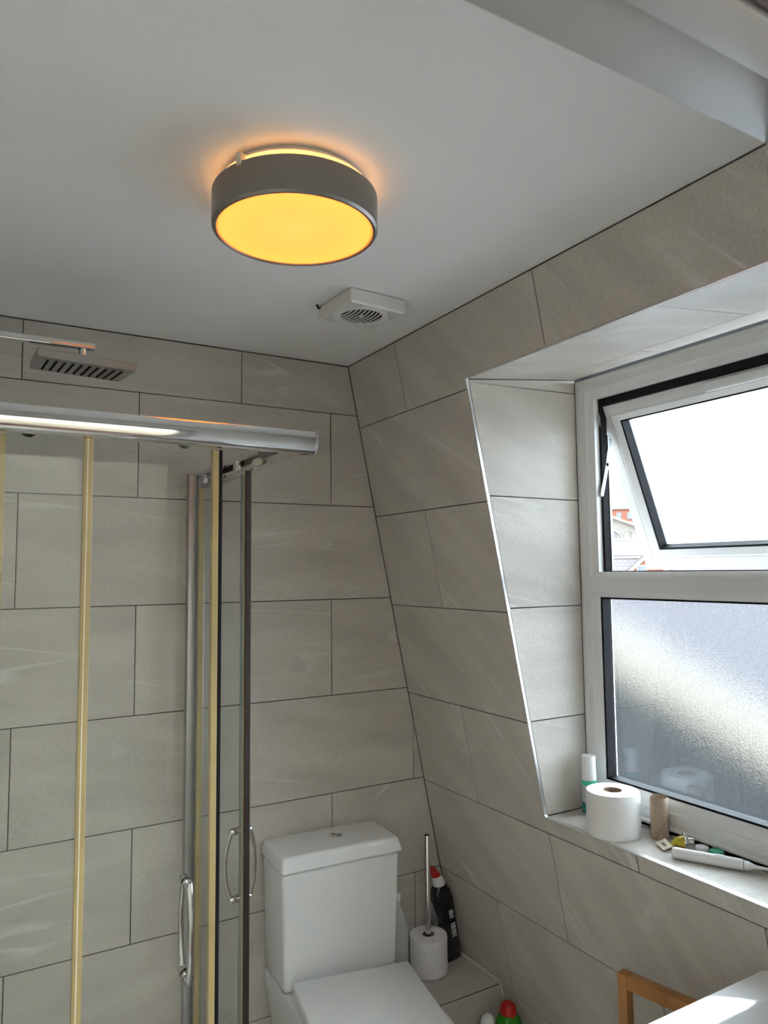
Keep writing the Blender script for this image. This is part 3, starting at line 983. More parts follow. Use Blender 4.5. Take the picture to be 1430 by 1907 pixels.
# rollers with their chrome caps
for yy in (-0.410, -0.140):
    bm = B(); lathe(bm, [(0, 0.010), (0.012, 0.0095), (0.0145, 0.006), (0.0145, 0.0), (0, 0.0)], 28)
    rl = link('roller', bm, M_CHROME, sd, loc=(XD - 0.0002, yy, RZ0 + 0.016), rot=(0, -PI / 2, 0))
for yy in (-0.490, -0.508):
    bm = B(); lathe(bm, [(0, -0.005), (0.008, -0.005), (0.009, 0), (0.008, 0.005), (0, 0.005)], 20)
    link('runner_wheel', bm, M_CREAM, sd, loc=(XG - 0.006, yy, RZ0 + 0.016), rot=(PI / 2, 0, 0))
for xx in (-0.33, -0.06):
    bm = B(); lathe(bm, [(0, 0.006), (0.012, 0.0055), (0.0145, 0.003), (0.0145, 0.0), (0, 0.0)], 28)
    link('roller', bm, M_CHROME, fd, loc=(xx, YD + 0.0062, RZ0 + 0.012), rot=(-PI / 2, 0, 0))


def pull(parent, base, out, z0, z1):
    """bow handle: two posts off the glass and a thin arched grip"""
    base, out = Vector(base), Vector(out)
    bm = B()
    for z in (z0, z1):
        c = base + Vector((0, 0, z))
        tube(bm, [c, c + out * 0.006, c + out * 0.0061, c + out * 0.020, c + out * 0.022], [0.0095, 0.0095, 0.0075, 0.0085, 0.0075], 16)
    pts = []; rs = []
    for k in range(17):
        t = k / 16
        bow = math.sin(PI * t) ** 0.85
        pts.append(base + out * (0.016 + 0.017 * bow) + Vector((0, 0, z0 - 0.006 + (z1 - z0 + 0.012) * t)))
        rs.append(0.0070 - 0.0025 * bow)
    tube(bm, pts, rs, 12, flat=0.9, up=out)
    return link('handle', bm, M_CHROMED, parent, smooth=50)


hz0, hz1 = ZO - 1.255 - TRAY, ZO - 1.105 - TRAY
pull(sd, (XD, -0.428, 0), (-1, 0, 0), hz0, hz1)
pull(sd, (XD + 0.006, -0.428, 0), (1, 0, 0), hz0, hz1)
pull(fd, (-0.048, YD, 0), (0, -1, 0), ZO - 1.238 - TRAY, ZO - 1.078 - TRAY)
pull(fd, (-0.048, YD + 0.006, 0), (0, 1, 0), ZO - 1.238 - TRAY, ZO - 1.078 - TRAY)

# shower head on its wall arm
sh = thing('rain_shower', 'square chrome rain shower head on a flat arm', 'shower head', (-0.197, -0.35, ZO - 0.005))
bm = B()
box(bm, XL + 0.197 + 0.003, 0.024, -0.012, 0.012, 0.005, 0.019, 0.0015)
link('arm', bm, M_CHROME, sh)
bm = B(); lathe(bm, [(0, 0.012), (0.028, 0.012), (0.030, 0.0), (0, 0.0)], 4); fl = link('wall_flange', bm, M_CHROME, sh, loc=(XL + 0.197 + 0.0005, 0, 0.012), rot=(0, PI / 2, 0))
bm = B(); lathe(bm, [(0, 0.008), (0.0105, 0.008), (0.0105, -0.010), (0.013, -0.012), (0.013, -0.016), (0.020, -0.021), (0.024, -0.026), (0, -0.026)], 28); link('swivel', bm, M_CHROME, sh)
hd = bpy.data.objects.new('head', None); COL.objects.link(hd); hd.parent = sh
hd.location = (-0.002, 0, -0.023); hd.rotation_euler = (math.radians(6.5), math.radians(2.2), 0)
bm = B(); frustum(bm, [(-.1, -.1, -.020), (.1, -.1, -.020), (.1, .1, -.020), (-.1, .1, -.020)], [(-.1, -.1, -.002), (.1, -.1, -.002), (.1, .1, -.002), (-.1, .1, -.002)], 0.0012, 1)
link('plate', bm, M_DULL, hd)
bm = B()
for i in range(10):
    for j in range(9):
        x, y = -0.076 + i * 0.0169, -0.070 + j * 0.0175
        lathe(bm, [(0.0030, -0.0195), (0.0026, -0.0222), (0, -0.0224)], 6, (x, y, 0))
nz = link('nozzle', bm, M_BLACK, hd); nz['kind'] = 'stuff'

# ------------------------------------------------------------------ toilet
wc = thing('toilet', 'white close-coupled toilet with squared lid and dual flush button', 'toilet', (0.547, -0.022, 0), math.radians(-2.5))
CB, CT = ZO - 1.648, ZO - 1.332
wb, wt_ = 0.172, 0.181
bm = B()
frustum(bm, [(-wb, -0.165, CB), (wb, -0.165, CB), (wb, 0.0, CB), (-wb, 0.0, CB)], [(-wt_, -0.172, CT), (wt_, -0.172, CT), (wt_, 0.0, CT), (-wt_, 0.0, CT)], 0.012, 4)
link('cistern', bm, M_CERAMIC, wc, smooth=40)
bm = B()
lw = 0.189
frustum(bm, [(-lw, -0.184, CT + 0.002), (lw, -0.184, CT + 0.002), (lw, 0.004, CT + 0.002), (-lw, 0.004, CT + 0.002)],
        [(-lw + 0.010, -0.170, CT + 0.044), (lw - 0.010, -0.170, CT + 0.044), (lw - 0.010, 0.0, CT + 0.044), (-lw + 0.010, 0.0, CT + 0.044)], 0.009, 4)
lidc = link('cistern_lid', bm, M_CERAMIC, wc, smooth=40)
bm = B(); lathe(bm, [(0.022, -0.004), (0.022, 0.002), (0.0205, 0.003), (0.0195, 0.002), (0.0195, 0.0015), (0, 0.002)], 32)
bt = link('flush_button', bm, M_CHROME, lidc, loc=(0.016, -0.078, CT + 0.044))
bm = B(); box(bm, -0.0009, 0.0009, -0.019, 0.019, 0.0005, 0.0026); link('button_split', bm, M_BLACK, lidc, loc=(0.022, -0.078, CT + 0.044), rot=(0, 0, 0.4))


def dee(w, y0, y1, z, n=14, sq_=0.55):
    """D-shaped outline: square back at y0, rounded front at y1"""
    pts = [(-w, y0, z)]
    ym = y1 + (y0 - y1) * 0.42
    pts.append((-w, ym, z))
    for k in range(1, n):
        a = PI * k / n
        cx, sx_ = math.cos(a), math.sin(a)
        e = 0.72
        pts.append((-w * math.copysign(abs(cx) ** e, cx), ym + (y1 - ym) * sx_ ** e, z))
    pts.append((w, ym, z)); pts.append((w, y0, z))
    return pts


def loft(bm, loops, cap=True):
    ls = [[bm.verts.new(p) for p in lp] for lp in loops]
    n = len(ls[0])
    for a, b_ in zip(ls[:-1], ls[1:]):
        for k in range(n):
            bm.faces.new([a[k], a[(k + 1) % n], b_[(k + 1) % n], b_[k]])
    if cap:
        bm.faces.new(ls[0][::-1]); bm.faces.new(ls[-1])
    return bm


PT = CB - 0.002
bm = B()
loft(bm, [dee(0.115, -0.01, -0.44, 0.0), dee(0.12, -0.01, -0.45, 0.02), dee(0.13, -0.01, -0.49, 0.14), dee(0.155, -0.005, -0.58, 0.28), dee(0.174, -0.002, -0.625, PT - 0.02), dee(0.172, -0.002, -0.62, PT)])
link('pan', bm, M_CERAMIC, wc, smooth=40)
seat = bpy.data.objects.new('seat_assembly', None); COL.objects.link(seat); seat.parent = wc
seat.location = (0.003, -0.225, 0); seat.rotation_euler = (0, 0, math.radians(-8.5))
LT = ZO - 1.605
bm = B()
loft(bm, [dee(0.158, 0.0, -0.40, PT + 0.004), dee(0.162, 0.004, -0.405, PT + 0.008), dee(0.162, 0.004, -0.405, PT + 0.018)])
link('seat', bm, M_PLASTS, seat, smooth=40)
bm = B()
loft(bm, [dee(0.160, 0.008, -0.41, PT + 0.021), dee(0.165, 0.012, -0.418, PT + 0.025), dee(0.165, 0.012, -0.418, LT - 0.006), dee(0.1635, 0.0105, -0.416, LT - 0.002), dee(0.160, 0.007, -0.412, LT)])
link('lid', bm, M_PLASTS, seat, smooth=40)
for s in (-0.08, 0.08):
    bm = B(); tube(bm, [(s - 0.02, 0.018, PT + 0.016), (s + 0.02, 0.018, PT + 0.016)], 0.010, 14)
    link('hinge', bm, M_CHROME, seat)

# ------------------------------------------------------------------ boxed-in ledge beside the toilet
LZ = ZO - 1.774
XLg = 0.752
ledge = thing('pipe_ledge', 'low tiled boxed-in ledge in the corner beside the toilet', 'ledge', (XLg, 0, 0))
bm = B()
prism(bm, [(0, -0.236, 0), (xs(0) - XLg - 0.003, -0.236, 0), (xs(LZ) - XLg - 0.003, -0.236, LZ - GR - 0.001), (0, -0.236, LZ - GR - 0.001)], (0, 0.234, 0))
link('core', bm, M_GROUT, ledge, smooth=0)
xr = xs(LZ) - XLg - 0.002
tile(rect(0, xr, -0.240, -0.001), (0, 0, LZ), (1, 0, 0), (0, 1, 0), (0, 0, 1), M_TILE, ledge, th=0.003)
p = clip_poly(rect(0, 0.5, 0.0, LZ - 0.006), lambda q: xs(q[1]) - XLg - 0.002 - q[0])
tile(p, (0, -0.2390, 0), (1, 0, 0), (0, 0, 1), (0, -1, 0), M_TILE, ledge, th=0.003)
bm = B()
xq = xs(LZ) - XLg
tube(bm, [(xq - 0.003, -0.002, LZ + 0.001), (xq - 0.004, -0.10, LZ + 0.0015), (xq - 0.004, -0.236, LZ + 0.001), (xq - 0.002, -0.2425, LZ - 0.010), (xq + 0.013, -0.2435, LZ - 0.09), (xq + 0.028, -0.2435, LZ - 0.16)], 0.0035, 8)
link('sealant', bm, M_SEALANT, ledge)


# ------------------------------------------------------------------ toilet rolls
def toilet_roll(name, label, loc, R, h, rc, seed, group=None, tail=None):
    rnd = random.Random(seed)
    t = thing(name, label, 'toilet roll', loc, 0, group)
    bm = B(); n = 72
    ph = [rnd.uniform(0, 6.28) for _ in range(8)]
    rows = []
    for j in range(13):
        z = h * j / 12
        row = []
        for k in range(n):
            a = 2 * PI * k / n
            rad = R * (1 + 0.004 * math.sin(3 * a + ph[0] + 9 * z / h) + 0.003 * math.sin(9 * a + ph[1] - 14 * z / h)) - (0.0015 if j in (0, 12) else 0)
            if tail is not None:
                da = (a - tail) % (2 * PI)
                rad += 0.0018 * max(0, 1 - da / 0.5) if da < 0.5 else 0
            row.append(bm.verts.new((rad * math.cos(a), rad * math.sin(a), z)))
        rows.append(row)
    for a_, b_ in zip(rows[:-1], rows[1:]):
        for k in range(n):
            bm.faces.new([a_[k], a_[(k + 1) % n], b_[(k + 1) % n], b_[k]])
    link('paper', bm, M_PAPER, t, smooth=40)
    bm = B()
    lathe(bm, [(R - 0.0015, h), (R * 0.7, h + 0.0006), (rc + 0.001, h + 0.0002)], 72)
    link('paper_end', bm, M_PAPEREND, t, smooth=40)
    bm = B(); lathe(bm, [(R - 0.0015, 0), (rc + 0.001, 0)], 72)
    link('paper_end', bm, M_PAPEREND, t, smooth=40)
    bm = B()
    lathe(bm, [(rc + 0.001, 0), (rc + 0.001, h + 0.0004), (rc - 0.0005, h + 0.0004), (rc - 0.0005, 0)], 36, close=True)
    link('core', bm, M_CARDIN, t, smooth=40)
    return t


# roll stand on the ledge
PX, PY = 0.893, -0.085
st = thing('toilet_roll_stand', 'slim chrome pole of the freestanding roll holder on the ledge', 'roll holder', (PX, PY, LZ + 0.0005))
bm = B(); lathe(bm, [(0, 0.0), (0.054, 0.0), (0.0555, 0.002), (0.0555, 0.007), (0.053, 0.010), (0, 0.0105)], 48); link('base', bm, M_CHROME, st)
bm = B(); lathe(bm, [(0, 0.010), (0.009, 0.010), (0.009, 0.420), (0.008, 0.4215), (0, 0.4215)], 24); pl = link('pole', bm, M_CHROME, st)
bm = B(); lathe(bm, [(0, 0.4222), (0.0072, 0.4222), (0.0072, 0.4210), (0, 0.4210)], 20); link('pole_end', bm, M_BLACK, pl)
toilet_roll('toilet_roll', 'part-used white toilet roll threaded on the chrome pole by the toilet', (PX, PY, LZ + 0.0115), 0.0595, 0.108, 0.0185, 3, tail=4.3)

# black cleaner bottle leaning on the sloping wall
bb = thing('cleaner_bottle', 'black cleaner bottle with white neck and red angled cap on the ledge', 'bottle', (1.008, -0.038, LZ + 0.001), rot=(0, math.radians(-9.5), 0))


def ell(rx, ry, z, cx=0.0, cy=0.0, n=28, e=0.75):
    out = []
    for k in range(n):
        a = 2 * PI * k / n
        c, s = math.cos(a), math.sin(a)
        out.append((cx + rx * math.copysign(abs(c) ** e, c), cy + ry * math.copysign(abs(s) ** e, s), z))
    return out


bm = B()
loft(bm, [ell(0.033, 0.025, 0.0, e=.5), ell(0.0365, 0.028, 0.005, e=.5), ell(0.0365, 0.028, 0.15, e=.5), ell(0.0355, 0.0275, 0.195, e=.5), ell(0.031, 0.026, 0.222, e=.6), ell(0.024, 0.022, 0.237, e=.8), ell(0.0215, 0.021, 0.241, e=1)])
body = link('body', bm, M_BLACKPL, bb, smooth=50)
bm = B()
loft(bm, [ell(0.0215, 0.021, 0.240, e=1), ell(0.0215, 0.021, 0.248, e=1), ell(0.0190, 0.0185, 0.262, -0.003, e=1), ell(0.0165, 0.016, 0.272, -0.006, e=1)])
link('neck', bm, M_PLASTS, bb, smooth=50)
bm = B()
loft(bm, [ell(0.0168, 0.0165, 0.268, -0.005, e=1), ell(0.0150, 0.0145, 0.282, -0.010, e=1), ell(0.0105, 0.0105, 0.297, -0.016, e=1), ell(0.0055, 0.0055, 0.306, -0.021, e=1)])
link('cap', bm, M_RED, bb, smooth=50)
# printed panel on the left face and barcode patches on the face towards the room
bm = B()
pp = []
for k in range(13):
    a = PI / 2 * k / 12
    pp.append((-0.0371, 0.018 - 0.034 * math.sin(a), 0.13 + 0.072 * math.cos(a)))
prism(bm, [(-0.0371, 0.018, 0.02)] + pp + [(-0.0371, -0.016, 0.02)], (0.0012, 0, 0))
link('label_panel', bm, M_LABELW, body, smooth=0)
for z0, z1, nst in ((0.135, 0.165, 4), (0.075, 0.120, 8)):
    bm = B()
    x0, x1 = 0.004, 0.0215
    for i in range(nst):
        zz0 = z0 + (z1 - z0) * i / nst
        box(bm, x0, x1 - 0.004 * (i % 2) * (nst == 4), -0.0287, -0.0277, zz0, zz0 + (z1 - z0) / nst * (0.55 + 0.3 * ((i * 7) % 3) / 3))
    pc = link('printed_code', bm, M_WHITEINK, body, smooth=0); pc['kind'] = 'stuff'

# cloudy white bottle squeezed between cistern and roll
cb = thing('cloudy_bottle', 'cloudy white spray bottle half hidden behind the cistern', 'bottle', (0.800, -0.045, LZ + 0.001))
bm = B()
loft(bm, [ell(0.036, 0.026, 0.0), ell(0.038, 0.028, 0.006), ell(0.038, 0.028, 0.130), ell(0.034, 0.026, 0.165), ell(0.022, 0.020, 0.195), ell(0.014, 0.014, 0.212), ell(0.012, 0.012, 0.228)])
link('body', bm, M_CLOUDY, cb, smooth=50)
bm = B(); lathe(bm, [(0, 0.228), (0.0150, 0.228), (0.0150, 0.246), (0.012, 0.252), (0, 0.252)], 24); link('collar', bm, M_PLASTS, cb)

# floor bottles in front of the ledge
gb = thing('green_bottle', 'green cleaner bottle with a domed red cap on the floor below the ledge', 'bottle', (1.005, -0.335, 0.001))
bm = B()
loft(bm, [ell(0.036, 0.028, 0.0), ell(0.040, 0.031, 0.006), ell(0.040, 0.031, 0.205), ell(0.036, 0.029, 0.238), ell(0.026, 0.025, 0.254), ell(0.022, 0.022, 0.258)])
link('body', bm, M_GREEN, gb, smooth=50)
bm = B(); lathe(bm, [(0.0235, 0.252), (0.0245, 0.255), (0.0240, 0.270), (0.020, 0.281), (0.012, 0.287), (0, 0.2885)], 28); link('cap', bm, M_RED, gb)
wb_ = thing('white_bottle', 'white bottle with a rounded cap on the floor left of the green one', 'bottle', (0.922, -0.338, 0.001), rot=(0, 0, 0.3))
wb_.scale = (1.05, 1.05, 1.10)
bm = B()
loft(bm, [ell(0.030, 0.026, 0.0), ell(0.034, 0.030, 0.006), ell(0.034, 0.030, 0.150), ell(0.028, 0.027, 0.190), ell(0.018, 0.018, 0.205), ell(0.017, 0.017, 0.212)])
link('body', bm, M_PLAST, wb_, smooth=50)
bm = B()
loft(bm, [ell(0.0185, 0.0175, 0.210, e=1), ell(0.020, 0.019, 0.216, 0.001, e=1), ell(0.0195, 0.0185, 0.232, 0.004, e=1), ell(0.0155, 0.0155, 0.244, 0.007, e=1), ell(0.008, 0.008, 0.250, 0.009, e=1)])
cp = link('cap', bm, M_PLASTS, wb_, smooth=60)
bm = B(); lathe(bm, [(0, 0.0006), (0.0022, 0.0)], 12); link('cap_hole', bm, M_INK, cp, loc=(-0.006, -0.0165, 0.2325), rot=(PI / 2 - 0.15, 0, -0.3))

# ------------------------------------------------------------------ things on the sill
SZ = HZ0 + 0.0006
toilet_roll('toilet_roll', 'fat full white toilet roll standing on the window sill', (0.990, -0.778, SZ), 0.0645, 0.103, 0.0215, 11, tail=5.6)

ct = thing('cardboard_tube', 'empty brown cardboard toilet roll tube standing on the sill', 'cardboard tube', (1.060, -0.858, SZ))
bm = B(); lathe(bm, [(0.0205, 0.0), (0.0212, 0.002), (0.0212, 0.096), (0.0205, 0.0972), (0.0198, 0.096), (0.0198, 0.001)], 40, close=True)
link('wall', bm, M_CARD, ct, smooth=40)
bm = B()
pts = [(0.0215 * math.cos(a), 0.0215 * math.sin(a), 0.012 + 0.072 * (a - 3.3) / 2.9) for a in [3.3 + 2.9 * k / 24 for k in range(25)]]
tube(bm, pts, 0.0006, 5); link('spiral_seam', bm, M_CARDIN, ct)

lb = thing('solution_bottle', 'small teal bottle with tall white cap in the sill corner', 'bottle', (1.050, -0.640, SZ))
bm = B(); lathe(bm, [(0, 0.0), (0.0175, 0.0), (0.0185, 0.002), (0.0185, 0.070), (0.018, 0.078), (0, 0.078)], 36); link('body', bm, M_CLOUDY, lb)
bm = B(); lathe(bm, [(0, 0.0005), (0.0178, 0.0005), (0.0188, 0.003), (0.0188, 0.030), (0.018, 0.031)], 36); link('liquid', bm, M_TEALD, lb)
bm = B(); lathe(bm, [(0.0180, 0.074), (0.0196, 0.075), (0.0196, 0.088), (0.0180, 0.088)], 36); link('collar', bm, M_TEAL, lb)
bm = B(); lathe(bm, [(0.0194, 0.087), (0.0196, 0.089), (0.0186, 0.148), (0.0175, 0.1505), (0, 0.151)], 36); lbc = link('cap', bm, M_PLASTS, lb)
bm = B()
pts = []
for k in range(25):
    a = 3.4 + 1.5 * math.sin(k / 24 * PI * 2.2)
    z = 0.083 - 0.080 * k / 24
    pts.append((0.0196 * math.cos(a), 0.0196 * math.sin(a), max(z, 0.003)))
tube(bm, pts, 0.0011, 6); link('cord', bm, M_TEAL, lb)
bm = B()
pts = []
for k in range(19):
    a = 4.4 - 0.7 * math.sin(k / 18 * PI)
    pts.append((0.0198 * math.cos(a), 0.0198 * math.sin(a), 0.082 - 0.076 * k / 18))
tube(bm, pts, 0.0011, 6); link('cord', bm, M_TEAL, lb)
# round sea-green sticker on the far side of the cap (seen in the glass)
bm = B(); poly = []
for k in range(20):
    a = 2 * PI * k / 20
    th_ = 0.55 + 0.55 * math.cos(a)
    poly.append((0.0196 * math.cos(th_), 0.0196 * math.sin(th_), 0.122 + 0.011 * math.sin(a)))
frustum(bm, poly, [(p[0] * 1.02, p[1] * 1.02, p[2]) for p in poly]); link('sticker', bm, M_TEAL, lbc, smooth=0)

# squeezed tube with its cream end
tb = thing('squeezed_tube', 'squeezed yellow ointment tube with silver cap and cream tail', 'tube', (1.036, -0.926, SZ), math.radians(-42))
tb.scale = (1.12, 1.12, 1.12)
bm = B()
# axis along local +x towards the window: crimped end at x=-0.012, cap end at x=0.026
sec_l = []
for x, w, h in ((-0.016, 0.0110, 0.0016), (-0.010, 0.0100, 0.0045), (-0.004, 0.0110, 0.0075), (0.006, 0.0125, 0.0110), (0.014, 0.0135, 0.0130)):
    lp = []
    for k in range(20):
        a = 2 * PI * k / 20
        wob = 1 + (0.06 * math.sin(5 * a + x * 400) if x < 0.01 else 0)
        lp.append((x, w * wob * math.cos(a), 0.0135 + h * wob * math.sin(a) - (0.006 if x < -0.008 else 0)))
    sec_l.append(lp)
loft(bm, sec_l); link('body', bm, M_YELLOW, tb, smooth=50)
bm = B(); lathe(bm, [(0.0150, 0.0), (0.0155, 0.002), (0.0140, 0.005), (0.0110, 0.008), (0.0075, 0.0095), (0.0075, 0.018), (0.0060, 0.0195), (0, 0.020)], 32)
link('cap', bm, M_SILVER, tb, loc=(0.013, 0, 0.0157), rot=(0, PI / 2, 0))
bm = B(); tube(bm, [(-0.022, 0, 0.008), (-0.014, 0, 0.009)], 0.0045, 10, 0.7); link('twist', bm, M_SILVER, tb)
tail_ = bpy.data.objects.new('tail_end', None); COL.objects.link(tail_); tail_.parent = tb
tail_.location = (-0.026, -0.004, 0.0072); tail_.rotation_euler = (math.radians(4), math.radians(-24), math.radians(12))
bm = B(); prism(bm, [(-0.0105, -0.019, 0), (0.0105, -0.019, 0), (0.0105, 0.019, 0), (0.002, 0.0165, 0), (-0.0105, 0.019, 0)], (0, 0, 0.0016)); link('tail_card', bm, M_CREAM, tail_, smooth=0)
cu = bpy.data.curves.new('lettering', 'FONT'); cu.body = 'Lxor'; cu.size = 0.011; cu.align_x = 'CENTER'; cu.align_y = 'CENTER'; cu.extrude = 0.0001; cu.shear = 0.3
tmp = bpy.data.objects.new('lettering_tmp', cu); COL.objects.link(tmp)
bpy.context.view_layer.update()
me = bpy.data.meshes.new_from_object(tmp.evaluated_get(bpy.context.evaluated_depsgraph_get()))
bpy.data.objects.remove(tmp)
link_me('lettering', me, M_INK, tail_, smooth=0, loc=(0, 0, 0.0018), rot=(0, 0, -PI / 2))

# lens case
lc = thing('lens_case', 'contact lens case with one white and one green screw cap', 'lens case', (1.064, -0.990, SZ), math.radians(-76))
bm = B()
for sx in (-0.0165, 0.0165):
    lathe(bm, [(0, 0.0), (0.0125, 0.0), (0.0140, 0.003), (0.0145, 0.006), (0, 0.006)], 28, (sx, 0, 0))
box(bm, -0.010, 0.010, -0.012, 0.012, 0.0035, 0.006)
link('tray', bm, M_CLOUDY, lc, smooth=40)
for sx, mt, nm in ((-0.0165, M_PLASTS, 'screw_cap'), (0.0165, M_TEAL, 'screw_cap')):
    bm = B(); prof = [(0.0142, 0.0065), (0.0148, 0.0075), (0.0148, 0.0135), (0.0138, 0.0150), (0.0120, 0.0154), (0.0115, 0.0148), (0, 0.0148)]
    lathe(bm, prof, 32, (sx, 0, 0))
    c_ = link(nm, bm, mt, lc, smooth=40)
    bm = B()
    for k in range(24):
        a = 2 * PI * k / 24
        tube(bm, [(sx + 0.0148 * math.cos(a), 0.0148 * math.sin(a), 0.0078), (sx + 0.0148 * math.cos(a), 0.0148 * math.sin(a), 0.0135)], 0.0006, 4)
    kn = link('knurling', bm, mt, c_, smooth=0); kn['kind'] = 'stuff'

# electric toothbrush lying down
A0, A1 = Vector((0.980, -0.957, 0)), Vector((1.050, -1.086, 0))
dv = (A1 - A0); an = math.atan2(dv.y, dv.x); Lh = dv.length
tbz = thing('electric_toothbrush', 'white electric toothbrush lying along the front of the sill', 'toothbrush', (A0.x, A0.y, SZ), an)
Rh = 0.0122


def lie(bm, prof, n=28, flat=1.0):
    """lathe about local +x, resting on the sill"""
    loops = []
    for x, r in prof:
        loops.append([(x, r * math.cos(2 * PI * k / n), Rh + r * flat * math.sin(2 * PI * k / n)) for k in range(n)])
    return loft(bm, loops)


bm = B(); lie(bm, [(0.0, 0.0095), (0.001, 0.0112), (0.004, 0.0118), (0.06, Rh), (0.130, Rh), (Lh - 0.0016, 0.0120)]); link('handle', bm, M_PLASTS, tbz, smooth=40)
bm = B(); lie(bm, [(Lh - 0.0016, 0.0112), (Lh - 0.0006, 0.0112)]); link('joint_ring', bm, M_INK, tbz, smooth=40)
bm = B(); lie(bm, [(Lh - 0.0006, 0.0120), (Lh + 0.006, 0.0115), (Lh + 0.014, 0.0080), (Lh + 0.022, 0.0048), (Lh + 0.034, 0.0038), (Lh + 0.065, 0.0034), (Lh + 0.078, 0.0050), (Lh + 0.092, 0.0048), (Lh + 0.096, 0.003)], flat=0.85); bh = link('brush_neck', bm, M_PLASTS, tbz, smooth=40)
bm = B()
for i in range(6):
    for j in range(3):
        tube(bm, [(Lh + 0.078 + i * 0.003, -0.003 + j * 0.003, Rh + 0.003), (Lh + 0.078 + i * 0.003, -0.003 + j * 0.003, Rh + 0.0135)], 0.0012, 6)
br_ = link('bristles', bm, M_PAPEREND, bh, smooth=0); br_['kind'] = 'stuff'
bm = B(); loft(bm, [[(0.098 + 0.0115 * math.copysign(abs(math.cos(a)) ** .7, math.cos(a)) * s, 0.0042 * math.sin(a) * s, Rh * 2 - 0.0012 + dz) for a in [2 * PI * k / 24 for k in range(24)]] for s, dz in ((1.1, -0.0012), (1.1, 0.0008), (0.95, 0.0014))])
link('power_button', bm, M_PLAST, tbz, smooth=40)
for xx in (0.068, 0.0745):
    bm = B(); lathe(bm, [(0, 0.0004), (0.0009, 0)], 10); link('indicator', bm, M_INK, tbz, loc=(xx, -0.0088, Rh + 0.0086), rot=(math.radians(45), 0, 0))

# ------------------------------------------------------------------ bamboo rack and basin
bk = thing('bamboo_rack', 'orange-brown bamboo frame rack standing against the sloping wall', 'rack', (0.880, -0.885, 0), math.radians(-77.5))
# local +x runs along the wall towards the door
HT = ZO - 1.405
for x in (0.0, 0.30):
    bm = B(); box(bm, x, x + 0.022, -0.014, 0.014, 0, HT, 0.002); link('post', bm, M_WOOD, bk)
bm = B(); box(bm, 0.022, 0.30, -0.0135, 0.0135, HT - 0.030, HT - 0.0005, 0.002); link('top_bar', bm, M_WOOD, bk)
bm = B(); box(bm, 0.022, 0.30, -0.010, 0.010, 0.10, 0.125, 0.002); link('lower_bar', bm, M_WOOD, bk)
for x in (0.0, 0.30):
    bm = B(); box(bm, x, x + 0.022, 0.014, 0.06, 0.0, 0.022, 0.002); link('foot', bm, M_WOOD, bk)

bs = thing('wash_basin', 'white ceramic basin corner at the bottom right edge', 'basin', (0.675, YF, 0))
BT = ZO - 1.275


def rrect(hx, y0, y1, z, rad, n=6):
    pts = []
    for cx, cy, a0 in ((hx - rad, y1 - rad, 0), (-hx + rad, y1 - rad, PI / 2), (-hx + rad, y0 + rad, PI), (hx - rad, y0 + rad, 1.5 * PI)):
        for k in range(n + 1):
            a = a0 + PI / 2 * k / n
            pts.append((cx + rad * math.cos(a), cy + rad * math.sin(a), z))
    return pts


by1 = 0.535
bm = B()
loft(bm, [rrect(0.16, 0.002, by1 - 0.10, BT - 0.17, 0.06), rrect(0.245, 0.002, by1 - 0.012, BT - 0.11, 0.03), rrect(0.262, 0.002, by1 - 0.002, BT - 0.02, 0.02), rrect(0.262, 0.002, by1, BT - 0.006, 0.02), rrect(0.258, 0.004, by1 - 0.004, BT, 0.02),
          rrect(0.215, 0.115, by1 - 0.056, BT, 0.045), rrect(0.210, 0.120, by1 - 0.062, BT - 0.005, 0.045), rrect(0.19, 0.14, by1 - 0.085, BT - 0.08, 0.05), rrect(0.12, 0.20, by1 - 0.16, BT - 0.115, 0.05)])
link('bowl', bm, M_CERAMIC, bs, smooth=40)
bm = B(); lathe(bm, [(0, 0.004), (0.018, 0.003), (0.021, 0)], 24, (0, 0.30, BT - 0.115)); link('plug', bm, M_CHROME, bs)
bm = B(); lathe(bm, [(0.022, 0), (0.022, 0.10), (0, 0.10)], 24, (0, 0.065, BT)); tube(bm, [(0, 0.065, BT + 0.085), (0, 0.12, BT + 0.09), (0, 0.17, BT + 0.075)], 0.011, 12); link('tap', bm, M_CHROME, bs)
bm = B(); loft(bm, [rrect(0.07, 0.002, 0.17, 0.0, 0.04), rrect(0.075, 0.002, 0.20, BT - 0.165, 0.04)]); link('pedestal', bm, M_CERAMIC, bs, smooth=40)

# ------------------------------------------------------------------ outdoors, seen through the gap and the obscure glass
AZ = -math.radians(47.78)
DIR = Vector((0.7405, 0.6720, 0)); RT_ = Vector((0.6720, -0.7405, 0))
GZ = -10.5                                     # street level


def out_thing(name, label, cat, D, extra=0.0):
    p = Vector((CAM.x, CAM.y, GZ)) + DIR * D
    return thing(name, label, cat, p, AZ + extra)


def up(b):
    return CAM.z + b - GZ


bm = B()
gp = [(-40, -250), (400, -250), (400, 320), (-40, 320)]
prism(bm, [(x, y, GZ - 0.5) for x, y in gp], (0, 0, 0.49))
tag(link('street_ground', bm, M_GROUND), 'grey street level far below the window', 'ground', kind='structure')

